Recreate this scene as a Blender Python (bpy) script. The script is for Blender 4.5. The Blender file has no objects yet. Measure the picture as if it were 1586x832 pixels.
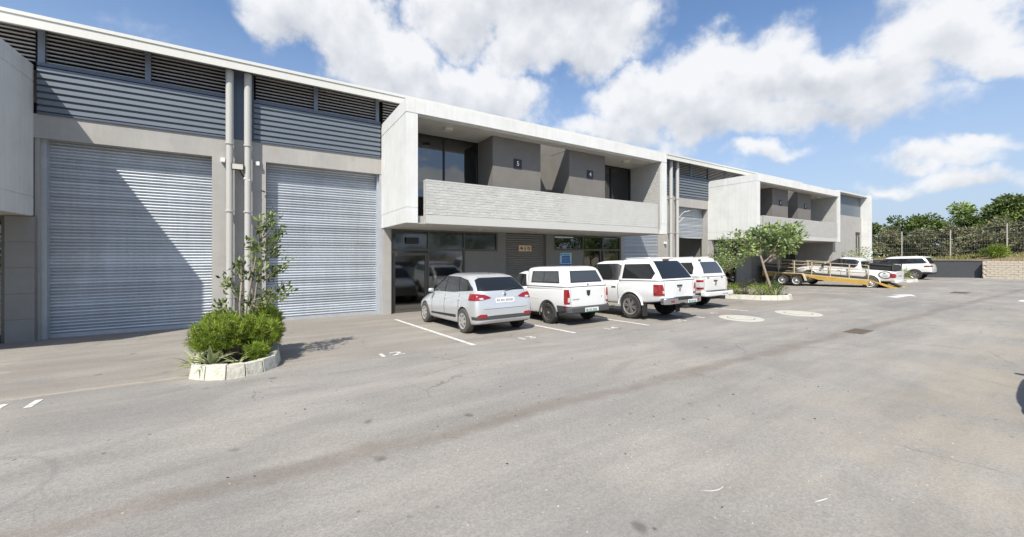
import bpy, bmesh, math, random
import numpy as np
from mathutils import Vector, Matrix
random.seed(7); RS = np.random.RandomState(11)
SC = bpy.context.scene
COL = SC.collection
R = math.radians
# ------------------------------------------------------------------ camera, light, sky, exposure
cam_d = bpy.data.cameras.new('camera'); cam = bpy.data.objects.new('camera', cam_d); COL.objects.link(cam)
cam.location = (0, 0, 1.9); cam.rotation_euler = (R(90), 0, R(-32.21))
cam_d.sensor_width = 36; cam_d.lens = 36*605/1586; cam_d.shift_y = -21/1586
cam_d.clip_start = .05; cam_d.clip_end = 3000
SC.camera = cam
SC.view_settings.view_transform = 'Standard'; SC.view_settings.look = 'None'
SC.view_settings.exposure = 0.43; SC.view_settings.gamma = 1
SUN = Vector((-.61, -.61, 1.03)).normalized()
sd = bpy.data.lights.new('sun', 'SUN'); sd.energy = 4.9; sd.angle = R(.53); sd.color = (1, .945, .85)
sun = bpy.data.objects.new('sun', sd); COL.objects.link(sun)
sun.rotation_euler = (-SUN).to_track_quat('-Z', 'Y').to_euler()
w = bpy.data.worlds.new('World'); SC.world = w; w.use_nodes = True
def pix_dir(px, py):
    """a compass direction of the sky, from its bearing in the photograph"""
    r = (px-793)/605; u = (395-py)/605
    return Vector((.846*r+.533, -.533*r+.846, u)).normalized()
def build_world():
    nt = w.node_tree; N = nt.nodes; L = nt.links; N.clear()
    out = N.new('ShaderNodeOutputWorld'); bg = N.new('ShaderNodeBackground'); L.new(bg.outputs[0], out.inputs[0])
    bg.inputs[1].default_value = .118
    sky = N.new('ShaderNodeTexSky'); sky.sky_type = 'NISHITA'; sky.sun_disc = False
    sky.sun_elevation = math.asin(SUN.z); sky.sun_rotation = math.atan2(SUN.x, SUN.y)
    sky.air_density = 1.0; sky.dust_density = .8; sky.ozone_density = 1.6
    tc = N.new('ShaderNodeTexCoord')
    def mth(op, a, b=None, c=None, clamp=False):
        n = N.new('ShaderNodeMath'); n.operation = op; n.use_clamp = clamp
        for i, v in enumerate((a, b, c)):
            if v is None: continue
            if isinstance(v, (int, float)): n.inputs[i].default_value = v
            else: L.new(v, n.inputs[i])
        return n.outputs[0]
    # warp so that the cloud outlines are ragged
    wn = N.new('ShaderNodeTexNoise'); wn.inputs['Scale'].default_value = 4.5; wn.inputs['Detail'].default_value = 7; wn.inputs['Roughness'].default_value = .54
    L.new(tc.outputs['Generated'], wn.inputs['Vector'])
    sub = N.new('ShaderNodeVectorMath'); sub.operation = 'SUBTRACT'; sub.inputs[1].default_value = (.5, .5, .5); L.new(wn.outputs['Color'], sub.inputs[0])
    scl = N.new('ShaderNodeVectorMath'); scl.operation = 'SCALE'; scl.inputs['Scale'].default_value = .20; L.new(sub.outputs[0], scl.inputs[0])
    add = N.new('ShaderNodeVectorMath'); add.operation = 'ADD'; L.new(tc.outputs['Generated'], add.inputs[0]); L.new(scl.outputs[0], add.inputs[1])
    blobs = [  # centre bearing, half width / half height in photo px, tilt, strength
        (470, 20, 120, 42, 18, 1.0), (590, 85, 130, 48, 24, 1.0), (700, 150, 120, 40, 20, .9), (790, 165, 80, 35, 10, .70),
        (860, 20, 210, 62, 0, 1.05), (740, 15, 140, 40, 10, .9), (810, 95, 70, 26, 25, .5),
        (1130, 130, 150, 62, -5, 1.1), (1000, 160, 120, 45, -12, 1.0), (1290, 120, 190, 55, 0, 1.0), (1250, 175, 260, 38, 0, .8), (960, 215, 120, 24, 0, .6),
        (1480, 30, 180, 60, 12, 1.05), (1570, 80, 120, 45, 0, .8), (1440, 110, 150, 28, 0, .45),
        (1400, 240, 150, 22, 0, .60), (1500, 270, 190, 22, 0, .50), (1190, 235, 80, 16, 0, .45), (1340, 280, 130, 16, 0, .5), (1480, 222, 90, 14, 0, .5),
        (-260, 60, 200, 60, 0, .9), (1900, 200, 300, 60, 0, .9)]
    acc = None; sumv = None; sumy = None
    for (px, py, hw, hh, tilt, st) in blobs:
        d = pix_dir(px, py)
        dist = math.sqrt(1+((px-793)/605)**2+((395-py)/605)**2)
        rgt = Vector((.846, -.533, 0)); rgt = (rgt-d*rgt.dot(d)).normalized(); up = rgt.cross(d); 
        # tangent frame with foreshortening of the wide lens
        t = R(-tilt); ax = rgt*math.cos(t)+up*math.sin(t); ay = -rgt*math.sin(t)+up*math.cos(t)
        ca = (793-px)/605; kx = (1+0*ca)/dist
        cosx = math.sqrt(1+((395-py)/605)**2)/dist
        M = Matrix((ax, ay, d)).transposed()
        mp = N.new('ShaderNodeMapping'); mp.vector_type = 'TEXTURE'
        mp.inputs['Location'].default_value = d
        mp.inputs['Rotation'].default_value = M.to_euler('XYZ')
        mp.inputs['Scale'].default_value = (hw/605/dist*max(cosx, .4)*1.05, hh/605/dist*1.12, .6)
        L.new(add.outputs[0], mp.inputs['Vector'])
        ln = N.new('ShaderNodeVectorMath'); ln.operation = 'LENGTH'; L.new(mp.outputs[0], ln.inputs[0])
        v = mth('MULTIPLY', mth('SUBTRACT', 1.10, ln.outputs['Value'], clamp=True), st)
        acc = v if acc is None else mth('MAXIMUM', acc, v)
        sy = N.new('ShaderNodeSeparateXYZ'); L.new(mp.outputs[0], sy.inputs[0]); vy = mth('MULTIPLY', v, sy.outputs[1])
        sumv = v if sumv is None else mth('ADD', sumv, v); sumy = vy if sumy is None else mth('ADD', sumy, vy)
    # general fair-weather cloud elsewhere (projected on a cloud deck)
    sx = N.new('ShaderNodeSeparateXYZ'); L.new(tc.outputs['Generated'], sx.inputs[0])
    zz = mth('MAXIMUM', mth('ADD', sx.outputs[2], .12), .02)
    cx = N.new('ShaderNodeCombineXYZ'); L.new(mth('DIVIDE', sx.outputs[0], zz), cx.inputs[0]); L.new(mth('DIVIDE', sx.outputs[1], zz), cx.inputs[1])
    n2 = N.new('ShaderNodeTexNoise'); n2.inputs['Scale'].default_value = .9; n2.inputs['Detail'].default_value = 7; n2.inputs['Roughness'].default_value = .6
    L.new(cx.outputs[0], n2.inputs['Vector'])
    # weight: only behind / beside, where the photograph does not look
    dt = N.new('ShaderNodeVectorMath'); dt.operation = 'DOT_PRODUCT'; L.new(tc.outputs['Generated'], dt.inputs[0]); dt.inputs[1].default_value = (.533, .846, 0)
    away = mth('MULTIPLY_ADD', dt.outputs['Value'], -1.6, .35, clamp=True)
    gen = mth('MULTIPLY', mth('MULTIPLY_ADD', n2.outputs[0], 4, -1.9, clamp=True), away)
    acc = mth('MAXIMUM', acc, gen)
    n3 = N.new('ShaderNodeTexNoise'); n3.inputs['Scale'].default_value = 8; n3.inputs['Detail'].default_value = 9; n3.inputs['Roughness'].default_value = .57
    L.new(tc.outputs['Generated'], n3.inputs['Vector'])
    dens = mth('ADD', acc, mth('MULTIPLY_ADD', n3.outputs[0], 1.3, -.72))
    ss = N.new('ShaderNodeMapRange'); ss.interpolation_type = 'SMOOTHERSTEP'; ss.inputs[1].default_value = .04; ss.inputs[2].default_value = .50; L.new(dens, ss.inputs[0])
    # shading: flat grey undersides, lit tops, and relief where the puffs turn from the sun
    off = N.new('ShaderNodeVectorMath'); off.operation = 'ADD'; off.inputs[1].default_value = (-.012, -.012, .035); L.new(tc.outputs['Generated'], off.inputs[0])
    n4 = N.new('ShaderNodeTexNoise'); n4.inputs['Scale'].default_value = 8; n4.inputs['Detail'].default_value = 6; n4.inputs['Roughness'].default_value = .5; L.new(off.outputs[0], n4.inputs['Vector'])
    n5 = N.new('ShaderNodeTexNoise'); n5.inputs['Scale'].default_value = 8; n5.inputs['Detail'].default_value = 6; n5.inputs['Roughness'].default_value = .5; L.new(tc.outputs['Generated'], n5.inputs['Vector'])
    relief = mth('MULTIPLY', mth('SUBTRACT', n4.outputs[0], n5.outputs[0]), 2.6)
    low = mth('MULTIPLY', mth('DIVIDE', sumy, mth('ADD', sumv, .05)), -.85)
    thick = mth('MULTIPLY_ADD', acc, .55, -.10)
    shd = mth('ADD', mth('ADD', low, relief), thick, clamp=True)
    mc = N.new('ShaderNodeMix'); mc.data_type = 'RGBA'; mc.inputs[6].default_value = (6.0, 6.05, 6.15, 1); mc.inputs[7].default_value = (3.75, 3.95, 4.35, 1)
    L.new(shd, mc.inputs[0])
    # thin haze near the horizon
    mx = N.new('ShaderNodeMix'); mx.data_type = 'RGBA'; L.new(mth('MULTIPLY', ss.outputs[0], .95), mx.inputs[0])
    tint = N.new('ShaderNodeMix'); tint.data_type = 'RGBA'; tint.blend_type = 'MULTIPLY'; tint.inputs[0].default_value = 1; tint.inputs[7].default_value = (.94, 1.04, 1.14, 1)
    L.new(sky.outputs[0], tint.inputs[6])
    hz = N.new('ShaderNodeMix'); hz.data_type = 'RGBA'; hz.inputs[7].default_value = (3.1, 3.7, 4.75, 1); L.new(mth('MULTIPLY_ADD', sx.outputs[2], -2.0, .92, clamp=True), hz.inputs[0]); L.new(tint.outputs[2], hz.inputs[6])
    L.new(hz.outputs[2], mx.inputs[6]); L.new(mc.outputs[2], mx.inputs[7]); L.new(mx.outputs[2], bg.inputs[0])
build_world()

# ------------------------------------------------------------------ mesh helpers
class MB:
    def __init__(s): s.v = []; s.f = []; s.m = []; s.mi = 0
    def quad(s, a, b, c, d): i = len(s.v); s.v += [a, b, c, d]; s.f.append((i, i+1, i+2, i+3)); s.m.append(s.mi)
    def box(s, x0, x1, y0, y1, z0, z1):
        i = len(s.v)
        s.v += [(x0,y0,z0),(x1,y0,z0),(x1,y1,z0),(x0,y1,z0),(x0,y0,z1),(x1,y0,z1),(x1,y1,z1),(x0,y1,z1)]
        for f in ((0,3,2,1),(4,5,6,7),(0,1,5,4),(1,2,6,5),(2,3,7,6),(3,0,4,7)): s.f.append(tuple(i+k for k in f)); s.m.append(s.mi)
        return s
    def prism(s, poly, axis, lo, hi):
        """poly of 2D points (counter-clockwise seen from +axis), extruded along axis 'x','y' or 'z'"""
        n = len(poly); i = len(s.v)
        def P(p, t): return (t, p[0], p[1]) if axis == 'x' else ((p[0], t, p[1]) if axis == 'y' else (p[0], p[1], t))
        area = sum(poly[k][0]*poly[(k+1) % n][1]-poly[(k+1) % n][0]*poly[k][1] for k in range(n))
        if (area < 0) != (axis == 'y'): poly = poly[::-1]
        s.v += [P(p, lo) for p in poly]+[P(p, hi) for p in poly]
        s.f.append(tuple(range(i+n-1, i-1, -1))); s.f.append(tuple(range(i+n, i+2*n)))
        for k in range(n):
            k2 = (k+1) % n; s.f.append((i+k, i+k2, i+n+k2, i+n+k))
        s.m += [s.mi]*(n+2); return s
    def tube(s, pts, rad, n=8, cap=True):
        pts = [Vector(p) for p in pts]; rr = rad if isinstance(rad, (list, tuple)) else [rad]*len(pts)
        i = len(s.v); up = None
        for k, p in enumerate(pts):
            t = (pts[min(k+1, len(pts)-1)]-pts[max(k-1, 0)]).normalized()
            if up is None: up = Vector((0,0,1)) if abs(t.z) < .9 else Vector((1,0,0))
            a = t.cross(up).normalized(); b = a.cross(t).normalized(); up = b
            for q in range(n):
                an = 2*math.pi*q/n; s.v.append(tuple(p+(a*math.cos(an)+b*math.sin(an))*rr[k]))
        for k in range(len(pts)-1):
            for q in range(n):
                q2 = (q+1) % n; s.f.append((i+k*n+q, i+k*n+q2, i+(k+1)*n+q2, i+(k+1)*n+q)); s.m.append(s.mi)
        if cap:
            s.f.append(tuple(i+q for q in range(n))[::-1]); e = i+(len(pts)-1)*n; s.f.append(tuple(e+q for q in range(n))); s.m += [s.mi]*2
        return s
    def lathe(s, prof, c=(0,0,0), axis='z', n=24):
        """prof: list of (radius, height)"""
        i = len(s.v)
        for (r, h) in prof:
            for q in range(n):
                a = 2*math.pi*q/n; x, y = r*math.cos(a), r*math.sin(a)
                p = (x, y, h) if axis == 'z' else ((h, x, y) if axis == 'x' else (y, h, x))
                s.v.append((p[0]+c[0], p[1]+c[1], p[2]+c[2]))
        for k in range(len(prof)-1):
            for q in range(n):
                q2 = (q+1) % n; s.f.append((i+k*n+q, i+k*n+q2, i+(k+1)*n+q2, i+(k+1)*n+q)); s.m.append(s.mi)
        s.f.append(tuple(i+q for q in range(n))[::-1]); e = i+(len(prof)-1)*n; s.f.append(tuple(e+q for q in range(n))); s.m += [s.mi]*2
        return s
    def mesh(s, name, smooth=False):
        me = bpy.data.meshes.new(name); me.from_pydata(s.v, [], s.f)
        if any(s.m): me.polygons.foreach_set('material_index', s.m)
        me.update()
        if smooth: me.shade_smooth()
        return me
def wloc(o):
    v = Vector((0,0,0))
    while o is not None: v += o.location; o = o.parent
    return v
def put(name, me, mats=None, parent=None, loc=(0,0,0), smooth=False, world=True, bevel=0):
    """link a mesh as one object; loc is in world metres when world=True and the parents are unrotated"""
    if isinstance(me, MB): me = me.mesh(name, smooth)
    if mats is not None:
        me.materials.clear()
        for m in (mats if isinstance(mats, (list, tuple)) else [mats]): me.materials.append(m)
    o = bpy.data.objects.new(name, me); COL.objects.link(o)
    if parent is not None:
        o.parent = parent
        o.location = Vector(loc)-wloc(parent) if world else Vector(loc)
    else: o.location = loc
    if bevel:
        b = o.modifiers.new('bevel', 'BEVEL'); b.width = bevel; b.segments = 2; b.limit_method = 'ANGLE'; b.angle_limit = R(40)
    return o
def empty(name, loc=(0,0,0), rz=0):
    o = bpy.data.objects.new(name, None); COL.objects.link(o); o.location = loc; o.rotation_euler = (0,0,rz); o.empty_display_size = .3; return o
def tag(o, label=None, cat=None, group=None, kind=None):
    if label: o['label'] = label
    if cat: o['category'] = cat
    if group: o['group'] = group
    if kind: o['kind'] = kind
    return o
def smooth_by_angle(me, ang=35):
    me.shade_smooth()
    bm = bmesh.new(); bm.from_mesh(me)
    for e in bm.edges:
        if len(e.link_faces) == 2 and e.calc_face_angle(0) > R(ang): e.smooth = False
    bm.to_mesh(me); bm.free(); return me

# ------------------------------------------------------------------ materials
def material(name, col, rough=.6, metal=0, spec=.5, var=0, vscale=3, bump=0, bscale=40, streak=0, coat=0, emit=None, es=1, grain=0, gscale=200, world=False, dirt=None, dirt_amt=0, dirt_scale=1.2):
    m = bpy.data.materials.new(name); m.use_nodes = True; nt = m.node_tree; N = nt.nodes; L = nt.links
    b = N['Principled BSDF']; b.inputs['Base Color'].default_value = (*col, 1); b.inputs['Roughness'].default_value = rough
    b.inputs['Metallic'].default_value = metal; b.inputs['Specular IOR Level'].default_value = spec; b.inputs['Coat Weight'].default_value = coat; b.inputs['Coat Roughness'].default_value = .04
    if emit: b.inputs['Emission Color'].default_value = (*emit, 1); b.inputs['Emission Strength'].default_value = es
    tc = N.new('ShaderNodeTexCoord'); src = tc.outputs['Object']
    if world: src = N.new('ShaderNodeNewGeometry').outputs['Position']
    def noise(sc, det=5, rg=.6, vec=None):
        n = N.new('ShaderNodeTexNoise'); n.inputs['Scale'].default_value = sc; n.inputs['Detail'].default_value = det; n.inputs['Roughness'].default_value = rg
        L.new(vec or src, n.inputs['Vector']); return n.outputs[0]
    cur = None
    def mul(fac, lo, hi):
        nonlocal cur
        mr = N.new('ShaderNodeMapRange'); mr.inputs[1].default_value = .3; mr.inputs[2].default_value = .7; mr.inputs[3].default_value = lo; mr.inputs[4].default_value = hi; L.new(fac, mr.inputs[0])
        mx = N.new('ShaderNodeMix'); mx.data_type = 'RGBA'; mx.blend_type = 'MULTIPLY'; mx.inputs[0].default_value = 1
        if cur is None: mx.inputs[6].default_value = (*col, 1)
        else: L.new(cur, mx.inputs[6])
        L.new(mr.outputs[0], mx.inputs[7]); cur = mx.outputs[2]
    if var: mul(noise(vscale), 1-var, 1+var*.6)
    if grain: mul(noise(gscale, 2), 1-grain, 1+grain)
    if streak:
        mp = N.new('ShaderNodeMapping'); mp.inputs['Scale'].default_value = (7, 7, .35); L.new(src, mp.inputs[0])
        mul(noise(1.0, 6, .7, mp.outputs[0]), 1-streak, 1+streak*.3)
    if dirt:
        mr = N.new('ShaderNodeMapRange'); mr.inputs[1].default_value = .5; mr.inputs[2].default_value = .72; mr.inputs[4].default_value = dirt_amt; L.new(noise(dirt_scale, 8, .68), mr.inputs[0])
        mx = N.new('ShaderNodeMix'); mx.data_type = 'RGBA'; L.new(mr.outputs[0], mx.inputs[0])
        if cur is None: mx.inputs[6].default_value = (*col, 1)
        else: L.new(cur, mx.inputs[6])
        mx.inputs[7].default_value = (*dirt, 1); cur = mx.outputs[2]
    if cur is not None: L.new(cur, b.inputs['Base Color'])
    if bump:
        bp = N.new('ShaderNodeBump'); bp.inputs['Strength'].default_value = bump; bp.inputs['Distance'].default_value = .02
        L.new(noise(bscale, 6, .65), bp.inputs['Height']); L.new(bp.outputs[0], b.inputs['Normal'])
    return m
def glass_mat(name, tint=(.25,.27,.28), boost=.12, rough=.01):
    m = bpy.data.materials.new(name); m.use_nodes = True; N = m.node_tree.nodes; L = m.node_tree.links; N.clear()
    o = N.new('ShaderNodeOutputMaterial'); mx = N.new('ShaderNodeMixShader'); tr = N.new('ShaderNodeBsdfTransparent'); gl = N.new('ShaderNodeBsdfGlossy'); fr = N.new('ShaderNodeFresnel')
    tr.inputs[0].default_value = (*tint, 1); gl.inputs['Roughness'].default_value = rough; gl.inputs[0].default_value = (.9,.93,.95,1); fr.inputs[0].default_value = 1.5
    ad = N.new('ShaderNodeMath'); ad.inputs[1].default_value = boost; L.new(fr.outputs[0], ad.inputs[0]); L.new(ad.outputs[0], mx.inputs[0]); L.new(tr.outputs[0], mx.inputs[1]); L.new(gl.outputs[0], mx.inputs[2]); L.new(mx.outputs[0], o.inputs[0]); return m
def leaf_mat(name, c1, c2, rough=.5, trans=.25):
    m = bpy.data.materials.new(name); m.use_nodes = True; N = m.node_tree.nodes; L = m.node_tree.links; b = N['Principled BSDF']
    at = N.new('ShaderNodeAttribute'); at.attribute_name = 'shade'
    mx = N.new('ShaderNodeMix'); mx.data_type = 'RGBA'; mx.inputs[6].default_value = (*c1,1); mx.inputs[7].default_value = (*c2,1); L.new(at.outputs['Fac'], mx.inputs[0]); L.new(mx.outputs[2], b.inputs['Base Color'])
    b.inputs['Roughness'].default_value = rough
    t = N.new('ShaderNodeBsdfTranslucent'); L.new(mx.outputs[2], t.inputs[0]); ms = N.new('ShaderNodeMixShader'); ms.inputs[0].default_value = trans
    L.new(b.outputs[0], ms.inputs[1]); L.new(t.outputs[0], ms.inputs[2]); L.new(ms.outputs[0], N['Material Output'].inputs[0]); return m
M = {}
M['white_conc'] = material('white_painted_concrete', (.66,.665,.645), .8, var=.06, vscale=1.3, streak=.10, bump=.25, bscale=25, dirt=(.45,.44,.41), dirt_amt=.35, dirt_scale=.9)
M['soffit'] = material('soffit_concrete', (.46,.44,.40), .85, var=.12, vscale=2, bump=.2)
M['plaster'] = material('grey_plaster', (.37,.358,.335), .85, var=.08, vscale=1.5, streak=.10, bump=.2, bscale=60, dirt=(.25,.235,.21), dirt_amt=.35, dirt_scale=1.6)
M['plaster_dark'] = material('dark_grey_plaster', (.165,.155,.142), .85, var=.08, vscale=2, bump=.2, bscale=50)
M['plaster_mid'] = material('mid_grey_plaster', (.21,.21,.20), .85, var=.06, vscale=2, bump=.2, bscale=50)
M['brick'] = material('white_painted_brick', (.50,.495,.47), .85, var=.07, vscale=3, bump=.8, world=True, bscale=60)
M['brick_grey'] = material('grey_painted_brick', (.42,.415,.395), .85, var=.10, vscale=9, bump=.6, bscale=60)
M['mortar'] = material('painted_mortar', (.48,.475,.45), .9, bump=.4, bscale=80)
M['fascia'] = material('fascia_cream', (.60,.595,.55), .6, streak=.04)
M['roof'] = material('roof_sheet', (.55,.56,.56), .5)
M['clad'] = material('cladding_blue_grey', (.145,.17,.198), .45, metal=.15, var=.05)
M['clad_dark'] = material('flashing_dark_blue', (.085,.11,.15), .5, var=.05)
M['louvre'] = material('louvre_slat_grey', (.30,.29,.285), .55, var=.05)
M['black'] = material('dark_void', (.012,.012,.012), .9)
M['galv'] = material('galvanised_slat', (.50,.54,.585), .42, metal=.45, var=.10, vscale=1.1, streak=.12, world=True, dirt=(.33,.33,.32), dirt_amt=.4, dirt_scale=2.2)
def per_object_variation(m, lo, hi):
    nt = m.node_tree; b = nt.nodes['Principled BSDF']; src = b.inputs['Base Color'].links[0].from_socket if b.inputs['Base Color'].links else None
    oi = nt.nodes.new('ShaderNodeObjectInfo'); mr = nt.nodes.new('ShaderNodeMapRange'); mr.inputs[3].default_value = lo; mr.inputs[4].default_value = hi; nt.links.new(oi.outputs['Random'], mr.inputs[0])
    mx = nt.nodes.new('ShaderNodeMix'); mx.data_type = 'RGBA'; mx.blend_type = 'MULTIPLY'; mx.inputs[0].default_value = 1; nt.links.new(mr.outputs[0], mx.inputs[7])
    if src: nt.links.new(src, mx.inputs[6])
    else: mx.inputs[6].default_value = b.inputs['Base Color'].default_value
    nt.links.new(mx.outputs[2], b.inputs['Base Color'])
per_object_variation(M['galv'], .80, 1.10); per_object_variation(M['brick'], .93, 1.05)
M['galv_guide'] = material('galvanised_guide', (.42,.45,.48), .5, metal=.3, var=.1, vscale=5)
M['shutter_dark'] = material('dark_shutter_slat', (.20,.195,.185), .6)
M['pipe'] = material('downpipe_paint', (.43,.425,.40), .6, streak=.04)
M['alu'] = material('dark_aluminium', (.10,.095,.085), .45, metal=.3)
M['alu_black'] = material('black_aluminium', (.02,.02,.02), .4)
M['glass'] = glass_mat('window_glass', (.30,.32,.33), .10)
M['glass_up'] = glass_mat('tinted_window_glass', (.12,.14,.16), .13)
M['glass_dusty'] = glass_mat('dusty_door_glass', (.45,.45,.43), .07, .06)
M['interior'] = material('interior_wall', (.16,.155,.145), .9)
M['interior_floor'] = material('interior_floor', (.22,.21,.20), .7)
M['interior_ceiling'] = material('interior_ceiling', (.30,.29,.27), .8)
M['white'] = material('white_plastic', (.78,.78,.76), .5)
M['black_pl'] = material('black_plastic', (.025,.025,.027), .55)
M['lens'] = material('lamp_lens', (.55,.53,.45), .3)
M['tube_light'] = material('tube_light', (.9,.9,.85), .5, emit=(1,.97,.88), es=2.2)
M['road_paint'] = material('road_paint', (.62,.615,.59), .8, var=.15, vscale=20, dirt=(.24,.23,.215), dirt_amt=.95, dirt_scale=9)
M['kerb'] = material('whitewashed_kerb', (.56,.545,.46), .85, var=.15, vscale=8, bump=.8, bscale=22, world=True, dirt=(.20,.185,.16), dirt_amt=.8, dirt_scale=5)
M['soil'] = material('planter_soil', (.10,.07,.045), .95, var=.3, vscale=12, bump=1, bscale=30)
M['manhole'] = material('manhole_paint', (.47,.455,.395), .85, var=.1, vscale=10, dirt=(.3,.29,.26), dirt_amt=.5, dirt_scale=5)
M['iron'] = material('rusty_iron', (.13,.10,.075), .8, var=.3, vscale=20)
M['pit_dark'] = material('dark_pit', (.02,.018,.015), .95)
M['bark'] = material('grey_bark', (.30,.25,.19), .9, var=.25, vscale=15, bump=.8, bscale=40)
M['bark_dark'] = material('brown_bark', (.13,.10,.07), .9, var=.25, vscale=15, bump=.8, bscale=40)
M['leaf1'] = leaf_mat('leaf_olive', (.04,.065,.018), (.24,.30,.08))
M['leaf2'] = leaf_mat('leaf_grey_green', (.06,.11,.03), (.38,.48,.17))
M['leaf_bush'] = leaf_mat('needle_bright_green', (.055,.10,.012), (.34,.44,.05), trans=.3)
M['leaf_bush2'] = leaf_mat('box_leaf_green', (.04,.075,.018), (.17,.25,.05))
M['leaf_far'] = leaf_mat('leaf_far', (.03,.06,.018), (.22,.29,.07))
M['leaf_dry'] = leaf_mat('leaf_dry', (.07,.08,.035), (.29,.29,.15))
M['strap'] = leaf_mat('strap_leaf', (.10,.16,.05), (.50,.52,.28))
M['grass'] = leaf_mat('grass_blade', (.10,.13,.03), (.38,.36,.13))
M['dark_wall'] = material('charcoal_painted_wall', (.065,.070,.076), .8, var=.08, vscale=3, bump=.2)
M['stone_light'] = material('pale_wall_block', (.50,.44,.35), .9, var=.16, vscale=3, bump=.7, bscale=12)
M['earth'] = material('earth_bank', (.22,.16,.10), .95, var=.25, vscale=2, bump=1, bscale=8)
M['post'] = material('fence_post_concrete', (.42,.40,.36), .85)
M['wire'] = material('fence_wire', (.30,.30,.29), .5, metal=.5)
M['sign_blue'] = material('sign_pale_blue', (.35,.58,.75), .5)
M['sign_dblue'] = material('sign_dark_blue', (.03,.14,.42), .5)
M['sign_cream'] = material('sign_cream', (.68,.58,.40), .6)
M['sign_red'] = material('sign_red', (.45,.05,.03), .5)
M['sign_olive'] = material('sign_green', (.10,.16,.05), .5)
M['sign_green'] = material('sign_teal', (.02,.20,.14), .5)
M['sign_black'] = material('sign_black', (.02,.02,.025), .5)

def asphalt(name, base, warm, apron=False):
    m = bpy.data.materials.new(name); m.use_nodes = True; nt = m.node_tree; N = nt.nodes; L = nt.links; b = N['Principled BSDF']
    b.inputs['Roughness'].default_value = .85; b.inputs['Specular IOR Level'].default_value = .35
    geo = N.new('ShaderNodeNewGeometry'); pos = geo.outputs['Position']
    def noise(sc, det=5, rg=.6, vec=None, dist=0):
        n = N.new('ShaderNodeTexNoise'); n.inputs['Scale'].default_value = sc; n.inputs['Detail'].default_value = det; n.inputs['Roughness'].default_value = rg; n.inputs['Distortion'].default_value = dist
        L.new(vec or pos, n.inputs['Vector']); return n.outputs[0]
    def mr(v, a, b_, c=0, d=1, sm=False):
        n = N.new('ShaderNodeMapRange'); n.inputs[1].default_value = a; n.inputs[2].default_value = b_; n.inputs[3].default_value = c; n.inputs[4].default_value = d
        if sm: n.interpolation_type = 'SMOOTHSTEP'
        L.new(v, n.inputs[0]); return n.outputs[0]
    def mth(op, a, b_=None, c=None, clamp=False):
        n = N.new('ShaderNodeMath'); n.operation = op; n.use_clamp = clamp
        for i, v in enumerate((a, b_, c)):
            if v is None: continue
            if isinstance(v, (int, float)): n.inputs[i].default_value = v
            else: L.new(v, n.inputs[i])
        return n.outputs[0]
    def mix(f, a, b_, bt='MIX'):
        n = N.new('ShaderNodeMix'); n.data_type = 'RGBA'; n.blend_type = bt
        if isinstance(f, (int, float)): n.inputs[0].default_value = f
        else: L.new(f, n.inputs[0])
        for k, v in ((6, a), (7, b_)):
            if isinstance(v, tuple): n.inputs[k].default_value = (*v, 1)
            else: L.new(v, n.inputs[k])
        return n.outputs[2]
    sep = N.new('ShaderNodeSeparateXYZ'); L.new(pos, sep.inputs[0]); X, Y = sep.outputs[0], sep.outputs[1]
    st = N.new('ShaderNodeMapping'); st.inputs['Scale'].default_value = (.25, 1.3, 1); st.inputs['Rotation'].default_value = (0, 0, .12); L.new(pos, st.inputs[0])
    c = mix(mr(noise(.35, 6, .6), .35, .65), base, warm)
    c = mix(1, c, mr(noise(1.6, 7, .65, st.outputs[0]), .25, .75, .80, 1.14), 'MULTIPLY')
    # aggregate: light chips and dark binder
    vo = N.new('ShaderNodeTexVoronoi'); vo.inputs['Scale'].default_value = 70; L.new(pos, vo.inputs['Vector'])
    sepc = N.new('ShaderNodeSeparateColor'); L.new(vo.outputs['Color'], sepc.inputs[0])
    c = mix(1, c, mr(sepc.outputs[0], 0, 1, .87, 1.13), 'MULTIPLY')
    c = mix(1, c, mr(noise(28, 4, .7), .3, .7, .92, 1.08), 'MULTIPLY')
    # pale chips and dark flecks, sparse
    v2 = N.new('ShaderNodeTexVoronoi'); v2.inputs['Scale'].default_value = 9; L.new(pos, v2.inputs['Vector'])
    s2 = N.new('ShaderNodeSeparateColor'); L.new(v2.outputs['Color'], s2.inputs[0])
    pale = mth('MULTIPLY', mr(v2.outputs['Distance'], .10, .05), mth('GREATER_THAN', s2.outputs[0], .80))
    c = mix(mth('MULTIPLY', pale, .35), c, (.55,.54,.50))
    v5 = N.new('ShaderNodeTexVoronoi'); v5.inputs['Scale'].default_value = 6; L.new(pos, v5.inputs['Vector'])
    s5 = N.new('ShaderNodeSeparateColor'); L.new(v5.outputs['Color'], s5.inputs[0])
    dk = mth('MULTIPLY', mr(v5.outputs['Distance'], .13, .07), mth('GREATER_THAN', s5.outputs[2], .90)); dk = mth('MULTIPLY', dk, mr(noise(.5, 3), .45, .55))
    c = mix(mth('MULTIPLY', dk, .75), c, (.055,.05,.045))
    c = mix(mr(noise(.16, 3, .5, None, 1.5),   .50, .54, 0, .22, True), c, (.15,.148,.142))   # resurfaced patches, slightly darker
    c = mix(mr(noise(.9, 8, .75, st.outputs[0]), .52, .72, 0, .35), c, (.36,.325,.28))      # dusty film
    v3 = N.new('ShaderNodeTexVoronoi'); v3.inputs['Scale'].default_value = 2.1; v3.inputs['Randomness'].default_value = 1; 
    wv = N.new('ShaderNodeVectorMath'); wv.operation = 'ADD'; L.new(pos, wv.inputs[0]); nn = N.new('ShaderNodeTexNoise'); nn.inputs['Scale'].default_value = 6; L.new(pos, nn.inputs['Vector']); sc_ = N.new('ShaderNodeVectorMath'); sc_.operation = 'SCALE'; sc_.inputs['Scale'].default_value = .12; L.new(nn.outputs['Color'], sc_.inputs[0]); L.new(sc_.outputs[0], wv.inputs[1]); L.new(wv.outputs[0], v3.inputs['Vector'])
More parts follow.
